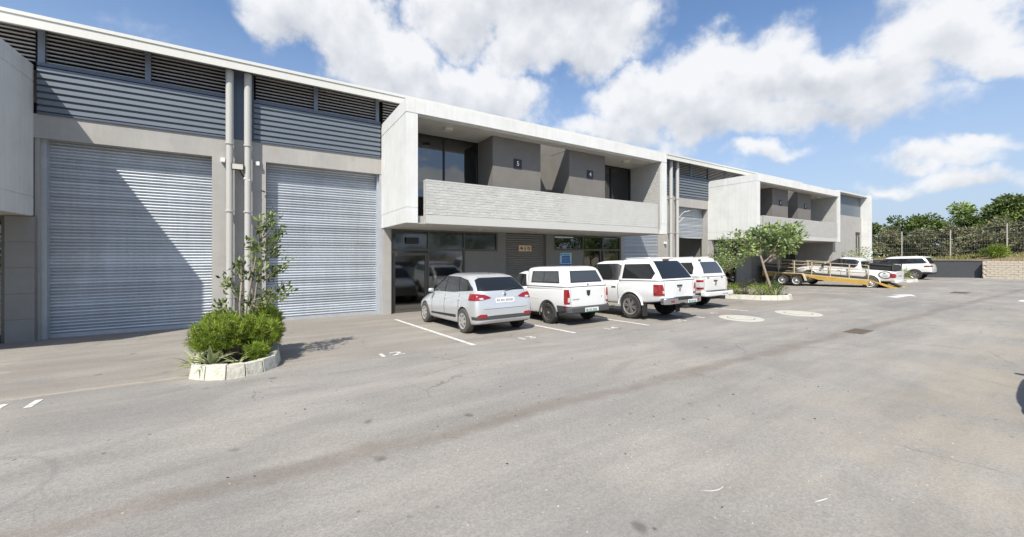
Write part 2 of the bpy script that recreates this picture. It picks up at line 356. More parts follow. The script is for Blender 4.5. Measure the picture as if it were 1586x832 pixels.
    s3 = N.new('ShaderNodeSeparateColor'); L.new(v3.outputs['Color'], s3.inputs[0])
    oil = mth('MULTIPLY', mr(v3.outputs['Distance'], .17, .04, sm=True), mth('GREATER_THAN', s3.outputs[1], .78 if apron else .86))
    c = mix(mth('MULTIPLY', oil, .55), c, (.05,.05,.048))
    if not apron:
        # worn wheel tracks along the road, and the dirty drainage line running along it
        tr = mth('ADD', mth('MULTIPLY', Y, 1.0), mr(noise(.3, 3), 0, 1, -.8, .8))
        t1 = mr(mth('ABSOLUTE', mth('SUBTRACT', tr, 5.6)), .0, .8, 1.07, 1.0, True); c = mix(1, c, t1, 'MULTIPLY')
        t2 = mr(mth('ABSOLUTE', mth('SUBTRACT', tr, 2.2)), .0, 1.1, 1.05, 1.0, True); c = mix(1, c, t2, 'MULTIPLY')
        yy = mth('ADD', Y, mr(noise(.8, 5, .7), 0, 1, -.28, .28)); yy = mth('ADD', yy, mth('MULTIPLY', X, .022))
        d = mth('ABSOLUTE', mth('SUBTRACT', yy, 3.95))
        band = mth('MULTIPLY', mr(d, .22, .04, 0, 1, True), mr(noise(2.5, 6, .75), .3, .6, .35, 1))
        c = mix(mth('MULTIPLY', band, .50), c, (.14,.108,.085))
        # sand blown in on the near right
        sm_ = mth('MULTIPLY', mr(noise(.55, 6, .7), .42, .7), mr(X, 2.2, 5.0)); sm_ = mth('MULTIPLY', sm_, mr(Y, 3.0, 1.2))
        c = mix(mth('MULTIPLY', sm_, .6), c, (.36,.31,.23))
        for (ox, oy, r_) in ((3.0, -1.5, 8.2), (3.0, -1.5, 9.6), (9.5, -6.0, 11.5)):
            ex = mth('SUBTRACT', X, ox); ey = mth('SUBTRACT', Y, oy); er = mth('SQRT', mth('ADD', mth('MULTIPLY', ex, ex), mth('MULTIPLY', ey, ey)))
            arc = mth('MULTIPLY', mr(mth('ABSOLUTE', mth('SUBTRACT', er, r_)), .13, .05, 0, 1, True), mr(noise(.7, 4, .6), .48, .62))
            c = mix(mth('MULTIPLY', arc, .22), c, (.09,.088,.085))
        # turning circle scuff
        dx = mth('SUBTRACT', X, -2.3); dy = mth('SUBTRACT', Y, 4.9); rr = mth('SQRT', mth('ADD', mth('MULTIPLY', dx, dx), mth('MULTIPLY', dy, dy)))
        ring = mr(mth('ABSOLUTE', mth('SUBTRACT', rr, .75)), .05, .0); c = mix(mth('MULTIPLY', ring, .25), c, (.10,.10,.10))
    else:
        # damp brown stains towards the doors, sandy strip along the seam
        c = mix(mth('MULTIPLY', mr(noise(.9, 7, .7, st.outputs[0]), .45, .7), .45), c, (.17,.145,.12))
        sd_ = mth('MULTIPLY', mr(mth('ABSOLUTE', mth('SUBTRACT', mth('ADD', Y, mr(noise(3, 5), 0, 1, -.15, .15)), 7.90)), .09, .01, 0, 1, True), mr(X, 1.5, -.5))
        c = mix(mth('MULTIPLY', sd_, .45), c, (.42,.36,.27))
    # hairline cracks
    v4 = N.new('ShaderNodeTexVoronoi'); v4.feature = 'DISTANCE_TO_EDGE'; v4.inputs['Scale'].default_value = .45; L.new(wv.outputs[0], v4.inputs['Vector'])
    cr = mth('MULTIPLY', mr(v4.outputs['Distance'], .006, .0), mr(noise(.6, 2), .52, .6)); c = mix(mth('MULTIPLY', cr, .5), c, (.06,.055,.05))
    L.new(c, b.inputs['Base Color'])
    bp = N.new('ShaderNodeBump'); bp.inputs['Strength'].default_value = .35; bp.inputs['Distance'].default_value = .005
    L.new(mth('ADD', mth('MULTIPLY', vo.outputs['Distance'], 1.0), noise(45, 5, .7)), bp.inputs['Height']); L.new(bp.outputs[0], b.inputs['Normal'])
    return m
M['asphalt'] = asphalt('road_asphalt', (.230,.220,.203), (.285,.265,.235))
M['apron'] = asphalt('apron_asphalt', (.245,.228,.205), (.29,.265,.232), True)

# ------------------------------------------------------------------ ground
def yc(X): return max(6.9, min(8.2, 7.6-.06*X))
def gz(X, Y): return -.035*max(0, Y-yc(X))
def structure(name, me, mat, smooth=False): return tag(put(name, me, mat, smooth=smooth), kind='structure')
mb = MB(); mb.box(-900, 900, -900, 900, -1.2, -.7); structure('ground', mb, M['earth'])
xs = [-60, -10, -6, -4, -2, 0, 2, 4, 6, 8, 10, 12, 16, 24, 36, 49.99]
mb = MB()
for a, b_ in zip(xs[:-1], xs[1:]):
    mb.quad((a,-60,0),(b_,-60,0),(b_,yc(b_),0),(a,yc(a),0))
mb.quad((49.99,-60,0),(90,-60,0),(90,-8,0),(49.99,-8,0))
structure('road', mb, M['asphalt'])
mb = MB()
for a, b_ in zip(xs[:-1], xs[1:]):
    mb.quad((a,yc(a),0),(b_,yc(b_),0),(b_,14.9,gz(b_,14.9)),(a,14.9,gz(a,14.9)))
mb.quad((42.6,14.9,gz(42.6,14.9)),(49.99,14.9,gz(49.99,14.9)),(49.99,30,-.8),(42.6,30,-.8))
structure('parking_apron', mb, M['apron'])

# ------------------------------------------------------------------ the warehouse
WY = 14.5                      # wall plane
Z0 = -.40                      # below the apron
B = empty('warehouse_building', (-5, 14.5, -.25))
tag(B, 'long grey warehouse block with white framed balconies and tall roller doors', 'building')
def part(name, me, mat, loc=(0,0,0), parent=None, smooth=False, bevel=0): return put(name, me, mat, parent or B, loc, smooth, True, bevel)
def bx(x0,x1,y0,y1,z0,z1): return MB().box(x0,x1,y0,y1,z0,z1)
DOOR_T = 4.82; BEAM_T = 5.41; CLAD_T = 6.66; LOUV_T = 7.52
# shared slat meshes
SLAT_RANDOM = True
def slat_mesh(name, wid, pitch, depth, mat, n=7):
    prof = [(-depth*math.sin(math.pi*k/(n-1))**.8, pitch*(.04+.92*k/(n-1))) for k in range(n)]
    poly = [(p[0], p[1]) for p in prof]
    m = MB(); i = 0
    for k in range(n-1): m.quad((0,prof[k][0],prof[k][1]),(wid,prof[k][0],prof[k][1]),(wid,prof[k+1][0],prof[k+1][1]),(0,prof[k+1][0],prof[k+1][1]))
    m.quad((0,prof[-1][0],prof[-1][1]),(wid,prof[-1][0],prof[-1][1]),(wid,.004,pitch*1.0),(0,.004,pitch*1.0))
    m.quad((0,.004,0),(wid,.004,0),(wid,prof[0][0],prof[0][1]),(0,prof[0][0],prof[0][1]))
    # closing back
    m.quad((wid,.012,0),(0,.012,0),(0,.012,pitch),(wid,.012,pitch))
    me = m.mesh(name); me.materials.append(mat); me.shade_smooth()
    bm = bmesh.new(); bm.from_mesh(me); bmesh.ops.remove_doubles(bm, verts=bm.verts, dist=.0005)
    for e in bm.edges:
        if len(e.link_faces) == 2 and e.calc_face_angle(0) > R(50): e.smooth = False
    bm.to_mesh(me); bm.free(); return me
def roller_door(x0, x1, ztop, y=14.86, zbot=None, pitch=.085, mat='galv', label=None, guides=True, zstart=None):
    zb = gz((x0+x1)/2, y)+.0 if zbot is None else zbot
    bar = part('roller_door', bx(x0, x1, y-.02, y+.03, zb, zb+.11), M['galv_guide'])   # bottom rail is the door's own mesh
    if label: tag(bar, label)
    n = int(round((ztop-zb-.11)/pitch)); p = (ztop-zb-.11)/n
    me = slat_mesh('slat', x1-x0, p, .036, M[mat])
    for k in range(n):
        s_ = put('slat', me, None, bar, (x0, y, zb+.11+k*p)); s_.rotation_euler = (random.gauss(0, .008), 0, 0)
    if guides:
        for gx in (x0-.07, x1): put('door_guide', bx(gx, gx+.07, y-.10, y+.02, zb, ztop), M['galv_guide'], bar, (0,0,0))
    return bar
def cladding(x0, x1, z0, z1, y=14.52):
    n = 7; p = (z1-z0-.07)/n; prof = [(y, z0)]
    for k in range(n):
        a = z0+.03+k*p
        prof += [(y+.0, a), (y-.07, a+.02), (y-.065, a+p*.74), (y, a+p*.80)]
    prof += [(y, z1)]
    m = MB()
    for a, b_ in zip(prof[:-1], prof[1:]): m.quad((x0,a[0],a[1]),(x1,a[0],a[1]),(x1,b_[0],b_[1]),(x0,b_[0],b_[1]))
    m.quad((x1,y+.03,z0),(x0,y+.03,z0),(x0,y+.03,z1),(x1,y+.03,z1))
    c = part('cladding_sheet', m, M['clad'])
    put('flashing', MB().box(x0,x1,y-.06,y+.02,z1-.05,z1+.03).box(x0,x1,y-.06,y+.02,z0-.03,z0+.02), M['clad_dark'], c)
    return c
def louvre_bank(x0, x1, z0, z1, y=14.56):
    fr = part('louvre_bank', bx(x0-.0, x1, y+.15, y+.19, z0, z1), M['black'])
    n = 8; p = (z1-z0)/n
    m = MB(); m.prism([(.0,.0),(.008,-.006),(.13,.024),(.13,.032),(.012,.034),(.0,.030)], 'x', 0, x1-x0)
    me = m.mesh('slat'); me.materials.append(M['louvre'])
    for k in range(n): put('slat', me, None, fr, (x0, y, z0+.01+k*p))
    return fr
def bay_upper(x0, x1, mulls):
    cladding(x0, x1, BEAM_T+.03, CLAD_T)
    e = [x0]+mulls+[x1]
    for a, b_ in zip(e[:-1], e[1:]): louvre_bank(a+.05, b_-.05, CLAD_T+.06, LOUV_T)
    for a in mulls: part('mullion', bx(a-.06, a+.06, 14.50, 14.70, CLAD_T+.03, LOUV_T), M['clad'])
def downpipe(x):
    o = part('downpipe', MB().tube([(x,14.27,-.3),(x,14.27,5.2)], .088, 16).tube([(x,14.27,5.2),(x,14.27,7.36)], .098, 16), M['pipe'], smooth=False)
    smooth_by_angle(o.data)
    for z in (1.2, 3.2, 5.2): put('pipe_bracket', MB().lathe([(.10,z-.02),(.112,z-.02),(.112,z+.02),(.10,z+.02)], (x,14.27,0), 'z', 16).box(x-.03,x+.03,14.36,14.50,z-.015,z+.015), M['pipe'], o)
# roof, fascia, back
part('fascia', MB().box(-20, 36.0, 13.97, 14.02, 7.33, 7.64).box(-20, 36.0, 13.945, 13.97, 7.56, 7.645), M['fascia'])
part('roof_overhang_soffit', bx(-20, 36.0, 14.02, 14.78, 7.54, 7.56), M['fascia'])
part('roof', MB().prism([(14.02,7.57),(14.02,7.62),(22,7.95),(30,7.62),(30,7.57)], 'x', -20, 36.0).box(36.12, 41.9, 12.31, 30, 6.50, 6.61), M['roof'])
part('back_wall', bx(-20, 36.0, 29.8, 30, Z0, 7.56), M['plaster'])
part('warehouse_floor', bx(-20, 42.0, 14.9, 29.8, Z0, gz(10,14.9)-.02), M['interior_floor'])
# gap 1
part('lintel_beam', MB().box(-4.87, 3.54, 14.5, 14.84, DOOR_T, BEAM_T), M['plaster'])
part('pier', bx(-1.35, 0, 14.5, 14.9, Z0, DOOR_T), M['plaster'])
part('jamb', bx(-4.87, -4.79, 14.55, 14.9, Z0, DOOR_T), M['plaster'])
part('jamb', bx(3.48, 3.60, 14.52, 14.9, Z0, DOOR_T), M['galv_guide'])
roller_door(-4.70, -1.36, DOOR_T+.1, label='wide roller door crossed by a slanting shadow', guides=False)
put('door_guide', bx(-4.80,-4.70,14.66,14.88,-.25,DOOR_T), M['galv_guide'], B, (0,0,0))
roller_door(.01, 3.43, DOOR_T+.1, label='roller door behind the small tree', guides=False)
put('door_guide', bx(3.42,3.48,14.66,14.88,-.25,DOOR_T), M['galv_guide'], B, (0,0,0))
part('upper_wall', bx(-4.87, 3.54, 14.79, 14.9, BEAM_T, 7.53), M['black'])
bay_upper(-4.80, -.95, [-4.74, -2.76]); bay_upper(-.32, 3.50, [1.41, 3.40])
part('flashing_panel', bx(-.95, -.32, 14.49, 14.60, BEAM_T+.01, 7.53), M['clad_dark'])
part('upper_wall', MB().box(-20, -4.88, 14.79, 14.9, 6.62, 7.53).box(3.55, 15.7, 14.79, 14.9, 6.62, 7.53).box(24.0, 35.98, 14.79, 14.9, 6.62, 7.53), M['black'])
for e_ in ([-9.0,-6.9,-4.81], [3.56,5.5,7.6,9.7], [24.05,26.1,28.2,30.3,32.4]):
    for a, b_ in zip(e_[:-1], e_[1:]): louvre_bank(a+.05, b_-.05, 6.72, LOUV_T)
    for a in e_[1:-1]: part('mullion', bx(a-.06, a+.06, 14.50, 14.70, 6.70, LOUV_T), M['clad'])
downpipe(-.91); downpipe(-.46)
# gap 2
part('lintel_beam', bx(15.9, 24.0, 14.5, 14.84, DOOR_T, BEAM_T), M['plaster'])
part('pier', bx(19.45, 20.85, 14.5, 14.9, Z0, DOOR_T), M['plaster'])
part('jamb', bx(23.95, 24.15, 14.5, 14.9, Z0, DOOR_T), M['plaster'])
roller_door(16.2, 19.44, DOOR_T+.1, label='roller door half hidden behind the balcony corner', guides=False)
roller_door(20.86, 23.94, DOOR_T+.1, zbot=2.95, label='half raised roller door with lit tubes inside', guides=False)
part('upper_wall', bx(15.7, 24.0, 14.79, 14.9, BEAM_T, 7.53), M['black'])
bay_upper(15.9, 19.9, [17.9]); bay_upper(20.5, 23.98, [22.2])
part('flashing_panel', bx(19.9, 20.5, 14.49, 14.60, BEAM_T+.01, 7.53), M['clad_dark'])
downpipe(19.9); downpipe(20.5)
for (x0, x1) in ((20.86, 23.94),):
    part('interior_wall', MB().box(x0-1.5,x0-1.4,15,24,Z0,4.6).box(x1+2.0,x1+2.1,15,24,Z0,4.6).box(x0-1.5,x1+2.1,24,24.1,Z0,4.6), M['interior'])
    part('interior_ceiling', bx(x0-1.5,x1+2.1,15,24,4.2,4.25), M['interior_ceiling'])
    for (a, b_) in ((17.2, 3.3), (19.5, 3.3)):
        part('tube_light', bx(x0+.2, x1+1.2, a, a+.12, b_, b_+.08), M['tube_light'])

def brick_wall(host, x0, x1, z0, z1, yf, th=.05, mats='brick', single=0, bw=.222, ch=.084):
    """running bond of real bricks standing proud of a recessed core; first `single` are parts, the rest one part"""
    rows = int(round((z1-z0)/ch)); ch = (z1-z0)/rows; g = .007; recs = []
    for r in range(rows):
        x = x0-(bw/2 if r % 2 else 0)
        while x < x1-.01:
            a, b_ = max(x, x0), min(x+bw-g, x1)
            if b_-a > .03: recs.append((a, b_, z0+r*ch, z0+(r+1)*ch-g))
            x += bw
    recs.sort(key=lambda q: q[0])
    cache = {}
    rest = MB()
    for i, (a, b_, c, d) in enumerate(recs):
        pr = random.choice((0, .001, .002, .004))
        if i < single:
            key = (round(b_-a, 3), pr, random.randrange(2))
            if key not in cache:
                m = MB(); L_, H_ = b_-a, d-c; e = .006; j = [random.uniform(-.003,.003) for _ in range(4)]
                m.v = [(0,th,0),(L_,th,0),(L_,th,H_),(0,th,H_),(0,-pr+e,0),(L_,-pr+e,0),(L_,-pr+e,H_),(0,-pr+e,H_),(e,-pr+j[0],e),(L_-e,-pr+j[1],e),(L_-e,-pr+j[2],H_-e),(e,-pr+j[3],H_-e)]
                m.f = [(0,1,5,4),(1,2,6,5),(2,3,7,6),(3,0,4,7),(4,5,9,8),(5,6,10,9),(6,7,11,10),(7,4,8,11),(8,9,10,11)]; m.m = [0]*9
                me = m.mesh('brick'); me.materials.append(M[mats]); cache[key] = me
            put('brick', cache[key], None, host, (a, yf, c))
        else: rest.box(a, b_, yf-pr, yf+th, c, d)
    if rest.v: tag(put('bricks', rest, M[mats], host), kind='stuff')

def text_mesh(s, size, ext=.004, align='CENTER'):
    cu = bpy.data.curves.new('t', 'FONT'); cu.body = s; cu.size = size; cu.extrude = ext; cu.align_x = align; cu.align_y = 'CENTER'; cu.resolution_u = 3; cu.offset = size*.012
    o = bpy.data.objects.new('t', cu); COL.objects.link(o); dg = bpy.context.evaluated_depsgraph_get()
    me = bpy.data.meshes.new_from_object(o.evaluated_get(dg)); bpy.data.objects.remove(o); bpy.data.curves.remove(cu); return me
def office_unit(x0, x1, nums, detail, ext=.15):
    Yf, Yg, Yb = 11.55, 13.35, 12.2
    zt, zo, zb, zs = 6.61, 6.20, 2.87, 3.11
    cx = (x0+x1)/2; h0, h1 = cx-.68, cx+.77
    f = part('balcony_frame', MB().box(x0, x1, Yf, 12.22, zo, zt).box(x0, h0, 12.22, 14.5, zo, zt).box(h1, x1, 12.22, 14.5, zo, zt).box(h0, h1, 13.36, 14.5, zo, zt), M['white_conc'])
    for (a, b_) in ((x0, x0+.36), (x1-.36, x1)):
        m = MB().box(a+.012, b_-.012, Yf+.012, 14.49, zb+.01, zo-.001)
        m.box(a, b_, Yf, 14.5, zb, 3.33).box(a, b_, Yf, 14.5, 3.345, zo-.03)
        put('frame_leg', m, M['white_conc'], f)
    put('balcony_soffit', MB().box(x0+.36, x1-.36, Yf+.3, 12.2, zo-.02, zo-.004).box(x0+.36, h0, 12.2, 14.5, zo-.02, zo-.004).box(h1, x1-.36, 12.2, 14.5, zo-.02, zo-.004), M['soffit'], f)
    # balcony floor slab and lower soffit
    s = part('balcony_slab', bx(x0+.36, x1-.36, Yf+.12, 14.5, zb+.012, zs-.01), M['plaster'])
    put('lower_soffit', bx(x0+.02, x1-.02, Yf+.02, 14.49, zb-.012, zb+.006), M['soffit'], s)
    # parapet
    px0, px1 = x0+.60, x1-.72
    p = part('balcony_parapet', bx(px0, px1, Yf-.048, Yf+.18, zb-.004, 4.20), M['mortar'])
    put('edge_band', bx(px0-.004, px1+.004, Yf-.045, Yf+.19, zb-.008, zs+.03), M['plaster'] if not detail else M['brick_grey'], p)
    brick_wall(p, px0, px1, zs+.035, 4.17, Yf-.055, .03, 'brick' if detail else 'brick_grey', 300 if detail else 0)
    put('coping', bx(px0-.004, px1+.004, Yf-.06, Yf+.19, 4.168, 4.215), M['brick'], p)
    # brick face inside right leg
    rw = put('brick_return', bx(x1-.372, x1-.355, Yf+.1, Yg, zs, zo-.02), M['mortar'], f)
    rr = MB(); k = 0
    z = zs+.01
    while z < zo-.1:
        y = Yf+.1-(.11 if k % 2 else 0)
        while y < Yg:
            a, b_ = max(y, Yf+.1), min(y+.21, Yg)
            if b_-a > .03: rr.box(x1-.39-random.choice((0,.004)), x1-.36, a, b_, z, z+.073)
            y += .222
        z += .084; k += 1
    tag(put('bricks', rr, M['brick'], f), kind='stuff')
    # back of balcony
    part('balcony_back_wall', MB().box(cx-.676, cx+.766, Yg, Yg+.15, zs, zo-.02).box(cx-.676, cx+.766, Yg-.003, Yg+.006, zo-.02, zt-.02).box(h1-.008, h1-.001, 12.24, Yg-.004, zo-.018, zt-.02), M['plaster_dark'])
    for (a, b_, n, nx) in ((cx-2.80, cx-.68, nums[0], cx-1.74), (cx+.77, cx+2.78, nums[1], cx+1.90)):
        bl = part('wall_block', bx(a, b_, Yb, Yg+.15, zs, zo-.022), M['plaster_dark'])
        pl = put('number_plate', bx(nx-.17, nx+.17, Yb-.025, Yb, 5.12, 5.46), M['sign_black'], bl)
        me = text_mesh(n, .24, .004); me.transform(Matrix.Rotation(R(90), 4, 'X')); put('digit', me, M['white'], bl, (nx, Yb-.031, 5.29))
    for (a, b_, ms) in ((x0+.36, cx-2.80, (x0+1.95,)), (cx+2.78, x1-.40, (x1-1.75,))):
        g = part('balcony_window', MB().box(a, b_, Yg+.04, Yg+.05, zs, zo-.02), M['glass_up'])
        fr = MB().box(a, b_, Yg, Yg+.09, zo-.10, zo-.021).box(a, b_, Yg, Yg+.09, zs, zs+.08)
        for q in (a+.03,)+ms+(b_-.03,): fr.box(q-.03, q+.03, Yg-.003, Yg+.093, zs+.08, zo-.10)
        put('window_frame', fr, M['alu_black'], g)
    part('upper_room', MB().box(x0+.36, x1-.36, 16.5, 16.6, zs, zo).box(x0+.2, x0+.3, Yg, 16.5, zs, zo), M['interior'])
    for lx in (cx-4.45, cx+4.2):
        part('ceiling_light', MB().lathe([(.15,6.10),(.16,6.13),(.16,6.18)], (lx,12.3,0), 'z', 20), M['lens'])
    for lx in (cx-2.8, cx+2.8):
        part('downlight', MB().lathe([(.10,2.825),(.12,2.83),(.12,2.858)], (lx,13.3,0), 'z', 16), M['lens'])
    # ground floor
    gb = -.30; gt = zb-.012
    part('office_wall', MB().box(x0+.03, x0+.30, 14.3, 14.6, gb, gt), M['plaster'])
    a0, a1, a2 = x0+.33, x0+3.32, x0+4.84
    gl = part('entrance_glazing', MB().box(a0, a1, 14.53, 14.54, gb+.1, gt).box(a1, a2, 14.53, 14.54, 2.10, gt), M['glass_dusty'])
    fr = MB().box(a0, a2, 14.48, 14.58, gt-.06, gt-.001).box(a0, a2, 14.481, 14.579, 2.06, 2.14).box(a0, a1, 14.48, 14.58, gb, gb+.16)
    for q in (a0+.03, a0+1.44, a1-.03): fr.box(q-.035, q+.035, 14.478, 14.582, gb+.16, 2.06)
    for q in (a0+.03, a0+1.44, a1-.03, a2-.03): fr.box(q-.03, q+.03, 14.478, 14.582, 2.14, gt-.06)
    put('window_frame', fr, M['alu'], gl)
    dr = MB().box(a0+.08, a0+1.40, 14.50, 14.56, 1.88, 1.98).box(a0+.08, a0+1.40, 14.50, 14.56, gb+.17, gb+.32)
    dr.box(a0+.08, a0+.17, 14.50, 14.56, gb+.32, 1.88).box(a0+1.31, a0+1.40, 14.50, 14.56, gb+.32, 1.88)
    put('door_frame', dr, M['alu'], gl)
    put('door_handle', MB().tube([(a0+.13,14.44,.75),(a0+.13,14.44,1.05)], .014, 6), M['black_pl'], gl)
    if detail: put('name_board', bx(a0+.55, a0+1.05, 14.45, 14.476, 2.32, 2.56), M['sign_black'], gl)
    part('office_wall', MB().box(a1, a2+.42, 14.46, 14.6, gb, 2.06).box(a2, a2+.42, 14.461, 14.6, 2.06, gt), M['plaster_mid'])
    s0, s1 = a2+.42, a2+2.60
    roller_door(s0, s1, gt, y=14.62, pitch=.10, mat='shutter_dark', label='dark grey shutter under the balcony', guides=False)
    part('office_wall', bx(s1, s1+.45, 14.46, 14.6, gb, gt), M['plaster_mid'])
    w0, w1 = s1+.45, x1+ext
    part('office_wall', bx(w0, w0+1.85, 14.461, 14.6, gb, 2.12), M['plaster_mid'])
    gl = part('shopfront_glazing', MB().box(w0, w1-.05, 14.53, 14.54, 2.16, gt).box(w0+1.85, w1-.05, 14.53, 14.54, gb, 2.10), M['glass'])
    fr = MB().box(w0, w1, 14.48, 14.58, gt-.08, gt-.001).box(w0, w1, 14.481, 14.579, 2.10, 2.20)
    for q in (w0+.03, w0+1.85, w0+3.2, w1-.05): fr.box(q-.04, q+.04, 14.478, 14.582, 2.2, gt-.08)
    for q in (w0+1.89, w0+3.05, w0+3.25, w1-.05): fr.box(q-.045, q+.045, 14.478, 14.582, gb, 2.10)
    put('window_frame', fr, M['alu'], gl)
    if ext > 0: part('jamb', bx(w1+.0, w1+.26, 14.46, 14.9, gb, gt+.1), M['plaster'])
    # rooms behind the glass
    rx = x1+.2 if ext > 0 else x1-.15
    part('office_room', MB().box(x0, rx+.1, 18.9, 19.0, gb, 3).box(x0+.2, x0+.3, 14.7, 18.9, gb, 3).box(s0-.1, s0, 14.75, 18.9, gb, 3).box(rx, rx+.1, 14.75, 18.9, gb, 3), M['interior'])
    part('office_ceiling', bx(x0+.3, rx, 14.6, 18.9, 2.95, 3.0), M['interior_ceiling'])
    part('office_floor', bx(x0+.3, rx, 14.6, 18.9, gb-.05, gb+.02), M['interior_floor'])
    part('tube_light', bx(w0+.9, w0+2.5, 15.9, 16.0, 2.80, 2.86), M['tube_light'])
    if detail:
        sg = put('safety_sign', bx(s0+.72, s0+1.40, 14.54, 14.575, 2.06, 2.33), M['sign_cream'], B)
        m = MB().prism([(s0+.78,2.20),(s0+.87,2.27),(s0+.96,2.20),(s0+.87,2.13)], 'y', 14.530, 14.539); put('diamond_symbol', m, M['sign_red'], sg)
        put('figure_symbol', MB().box(s0+1.03,s0+1.09,14.53,14.539,2.11,2.22).lathe([(.028,14.53),(.028,14.539)], (s0+1.06,0,2.26), 'y', 10), M['sign_olive'], sg)
        m = MB()
        for k in range(16):
            a, b_ = 2*math.pi*k/16, 2*math.pi*(k+1)/16; c_ = (s0+1.25, 2.195)
            m.quad(*[(c_[0]+r_*math.cos(t_), 14.53, c_[1]+r_*math.sin(t_)) for r_, t_ in ((.055,a),(.085,a),(.085,b_),(.055,b_))])
        m.prism([(s0+1.20,2.23),(s0+1.215,2.245),(s0+1.30,2.16),(s0+1.285,2.145)], 'y', 14.53, 14.538)
        put('prohibition_symbol', m, M['sign_red'], sg)
        sg = put('blue_sign', bx(w0+.34, w0+1.06, 14.43, 14.459, 1.47, 2.0), M['sign_blue'], B)
        m = MB().prism([(w0+.36,1.86),(w0+.50,1.96),(w0+.40,1.97)], 'y', 14.420, 14.429)
        for r in range(2):
            for c in range(4): m.box(w0+.47+c*.125, w0+.57+c*.125, 14.42, 14.429, 1.62+r*.13, 1.73+r*.13)
        m.box(w0+.45, w0+.98, 14.42, 14.429, 1.52, 1.60).box(w0+.55, w0+.95, 14.42, 14.429, 1.90, 1.93)
        put('sign_print', m, M['sign_dblue'], sg)
        put('lower_sign', bx(w0+.36, w0+1.04, 14.435, 14.459, 1.34, 1.45), M['sign_dblue'], sg)
office_unit(3.54, 15.80, ('5', '4'), True)
office_unit(24.0, 36.10, ('3', '2'), False)
office_unit(-17.3, -4.87, ('7', '6'), False, -.42)
# wall between left office and first door (dark pier with tile joints)
m = MB()
for k in range(5): m.box(-5.30, -4.82, 14.40, 14.60, -.30+k*.63, .325+k*.63)
part('pier_panel', m, M['plaster_mid'])
# end bay and fin wall
part('end_wall', bx(36.11, 41.9, 12.0, 12.3, Z0, 5.0), M['plaster'])
part('end_panel', bx(36.11, 41.9, 12.06, 12.3, 5.0, 6.62), M['clad'])
part('end_parapet', bx(36.11, 41.9, 11.62, 12.3, 6.62, 6.74), M['fascia'])
part('fin_wall', bx(41.9, 42.35, 11.45, 30, Z0, 6.78), M['white_conc'])
part('side_wall', bx(35.9, 36.0, 14.9, 29.8, Z0, 7.5), M['plaster'])
part('end_infill_wall', bx(36.11, 36.2, 12.3, 14.5, Z0, 6.49), M['plaster'])
o = put('entrance_board', bx(41.92, 42.33, 11.40, 11.448, .1, 2.2), M['white'], B)
put('board_header', bx(41.94, 42.31, 11.385, 11.399, 1.75, 2.0), M['sign_green'], o)
put('board_text', MB().box(41.98, 42.27, 11.39, 11.399, 1.55, 1.62).box(41.98, 42.20, 11.39, 11.399, 1.40, 1.47), M['sign_green'], o)
o = part('wall_louvre', bx(40.6, 41.4, 11.95, 12.0, 3.55, 3.75), M['black_pl'])
part('cable_duct', MB().box(40.65,40.75,11.93,12.0,1.9,3.55).box(41.15,41.3,11.93,12.0,1.9,3.45), M['alu'])
# small fittings on the pier
fl = part('floodlight', MB().box(-.86, -.56, 14.16, 14.24, 4.43, 4.62), M['black_pl'], bevel=.008)
put('flood_lens', bx(-.84, -.58, 14.15, 14.16, 4.45, 4.60), M['lens'], fl)
put('bracket', MB().tube([(-.7,14.24,4.5),(-.62,14.35,4.35),(-.55,14.48,4.25)], .018, 6), M['black_pl'], fl)
for (x, z) in ((-1.08, 4.72), (-.22, 4.72), (19.6, 4.2), (19.6, 2.6)):
    part('sensor_box', bx(x-.055, x+.055, 14.36, 14.498, z-.06, z+.06), M['white'], bevel=.01)
part('camera_bracket', MB().tube([(-.55,14.22,4.18),(-.50,14.3,4.28),(-.42,14.2,4.14)], .03, 6), M['white'])
part('camera_bracket', MB().tube([(-.12,14.4,3.9),(-.02,14.38,3.86)], .025, 6), M['black_pl'])
part('wall_lamp', MB().tube([(20.55,14.2,4.1),(20.7,14.0,4.4),(21.1,13.9,4.5)], .03, 6).tube([(20.5,14.2,3.8),(20.75,14.0,4.1)], .03, 6), M['pipe'])

# ------------------------------------------------------------------ painted markings
def strip(name, pts, w_, mat, label=None, cat=None, group=None, z=.004):
    """painted line through pts (x,y) following the ground"""
    m = MB()
    for (a, b_) in zip(pts[:-1], pts[1:]):
        n = 8
        d = Vector((b_[0]-a[0], b_[1]-a[1])); q = Vector((-d.y, d.x)).normalized()*w_/2
        for k in range(n):
            p0 = Vector(a)+d*(k/n); p1 = Vector(a)+d*((k+1)/n)
            m.quad(*[(v.x, v.y, gz(v.x, v.y)+z) for v in (p0-q, p1-q, p1+q, p0+q)])
    o = put(name, m, M['road_paint'] if mat is None else mat); tag(o, label, cat, group, 'structure' if not label else None); return o
LN = [((3.54,12.7),(3.71,7.37)), ((6.25,12.7),(6.37,7.22)), ((8.80,12.7),(8.75,6.95)), ((11.3,12.7),(11.21,6.87)), ((14.0,12.7),(13.85,6.95)), ((24.3,12.5),(24.0,7.3)),((27.0,12.5),(26.7,7.3)),((29.6,12.5),(29.3,7.3)),((32.2,12.5),(31.9,7.3)),((34.8,12.5),(34.5,7.3)),((42.4,12.5),(42.0,7.2)),((45.0,12.5),(44.6,7.2))]
lab = ['left of the silver hatchback', 'between the silver hatchback and the small pickup', 'between the small pickup and the pickup with alloy wheels', 'between the two double cab pickups', 'right of the pickup with the towbar']
for i, (a, b_) in enumerate(LN):
    if i < 5: strip('parking_line', [b_, a], .10, None, 'white bay line '+lab[i], 'road marking')
    else: strip('parking_line', [b_, a], .10, None, ['far bay line nearest the far planter','second far bay line from the far planter','far bay line just left of the car trailer','far bay line underneath the car trailer','far bay line between the trailer and the small planter','far bay line left of the white suv','far bay line right of the white suv'][i-5], 'road marking', 'far bay lines')
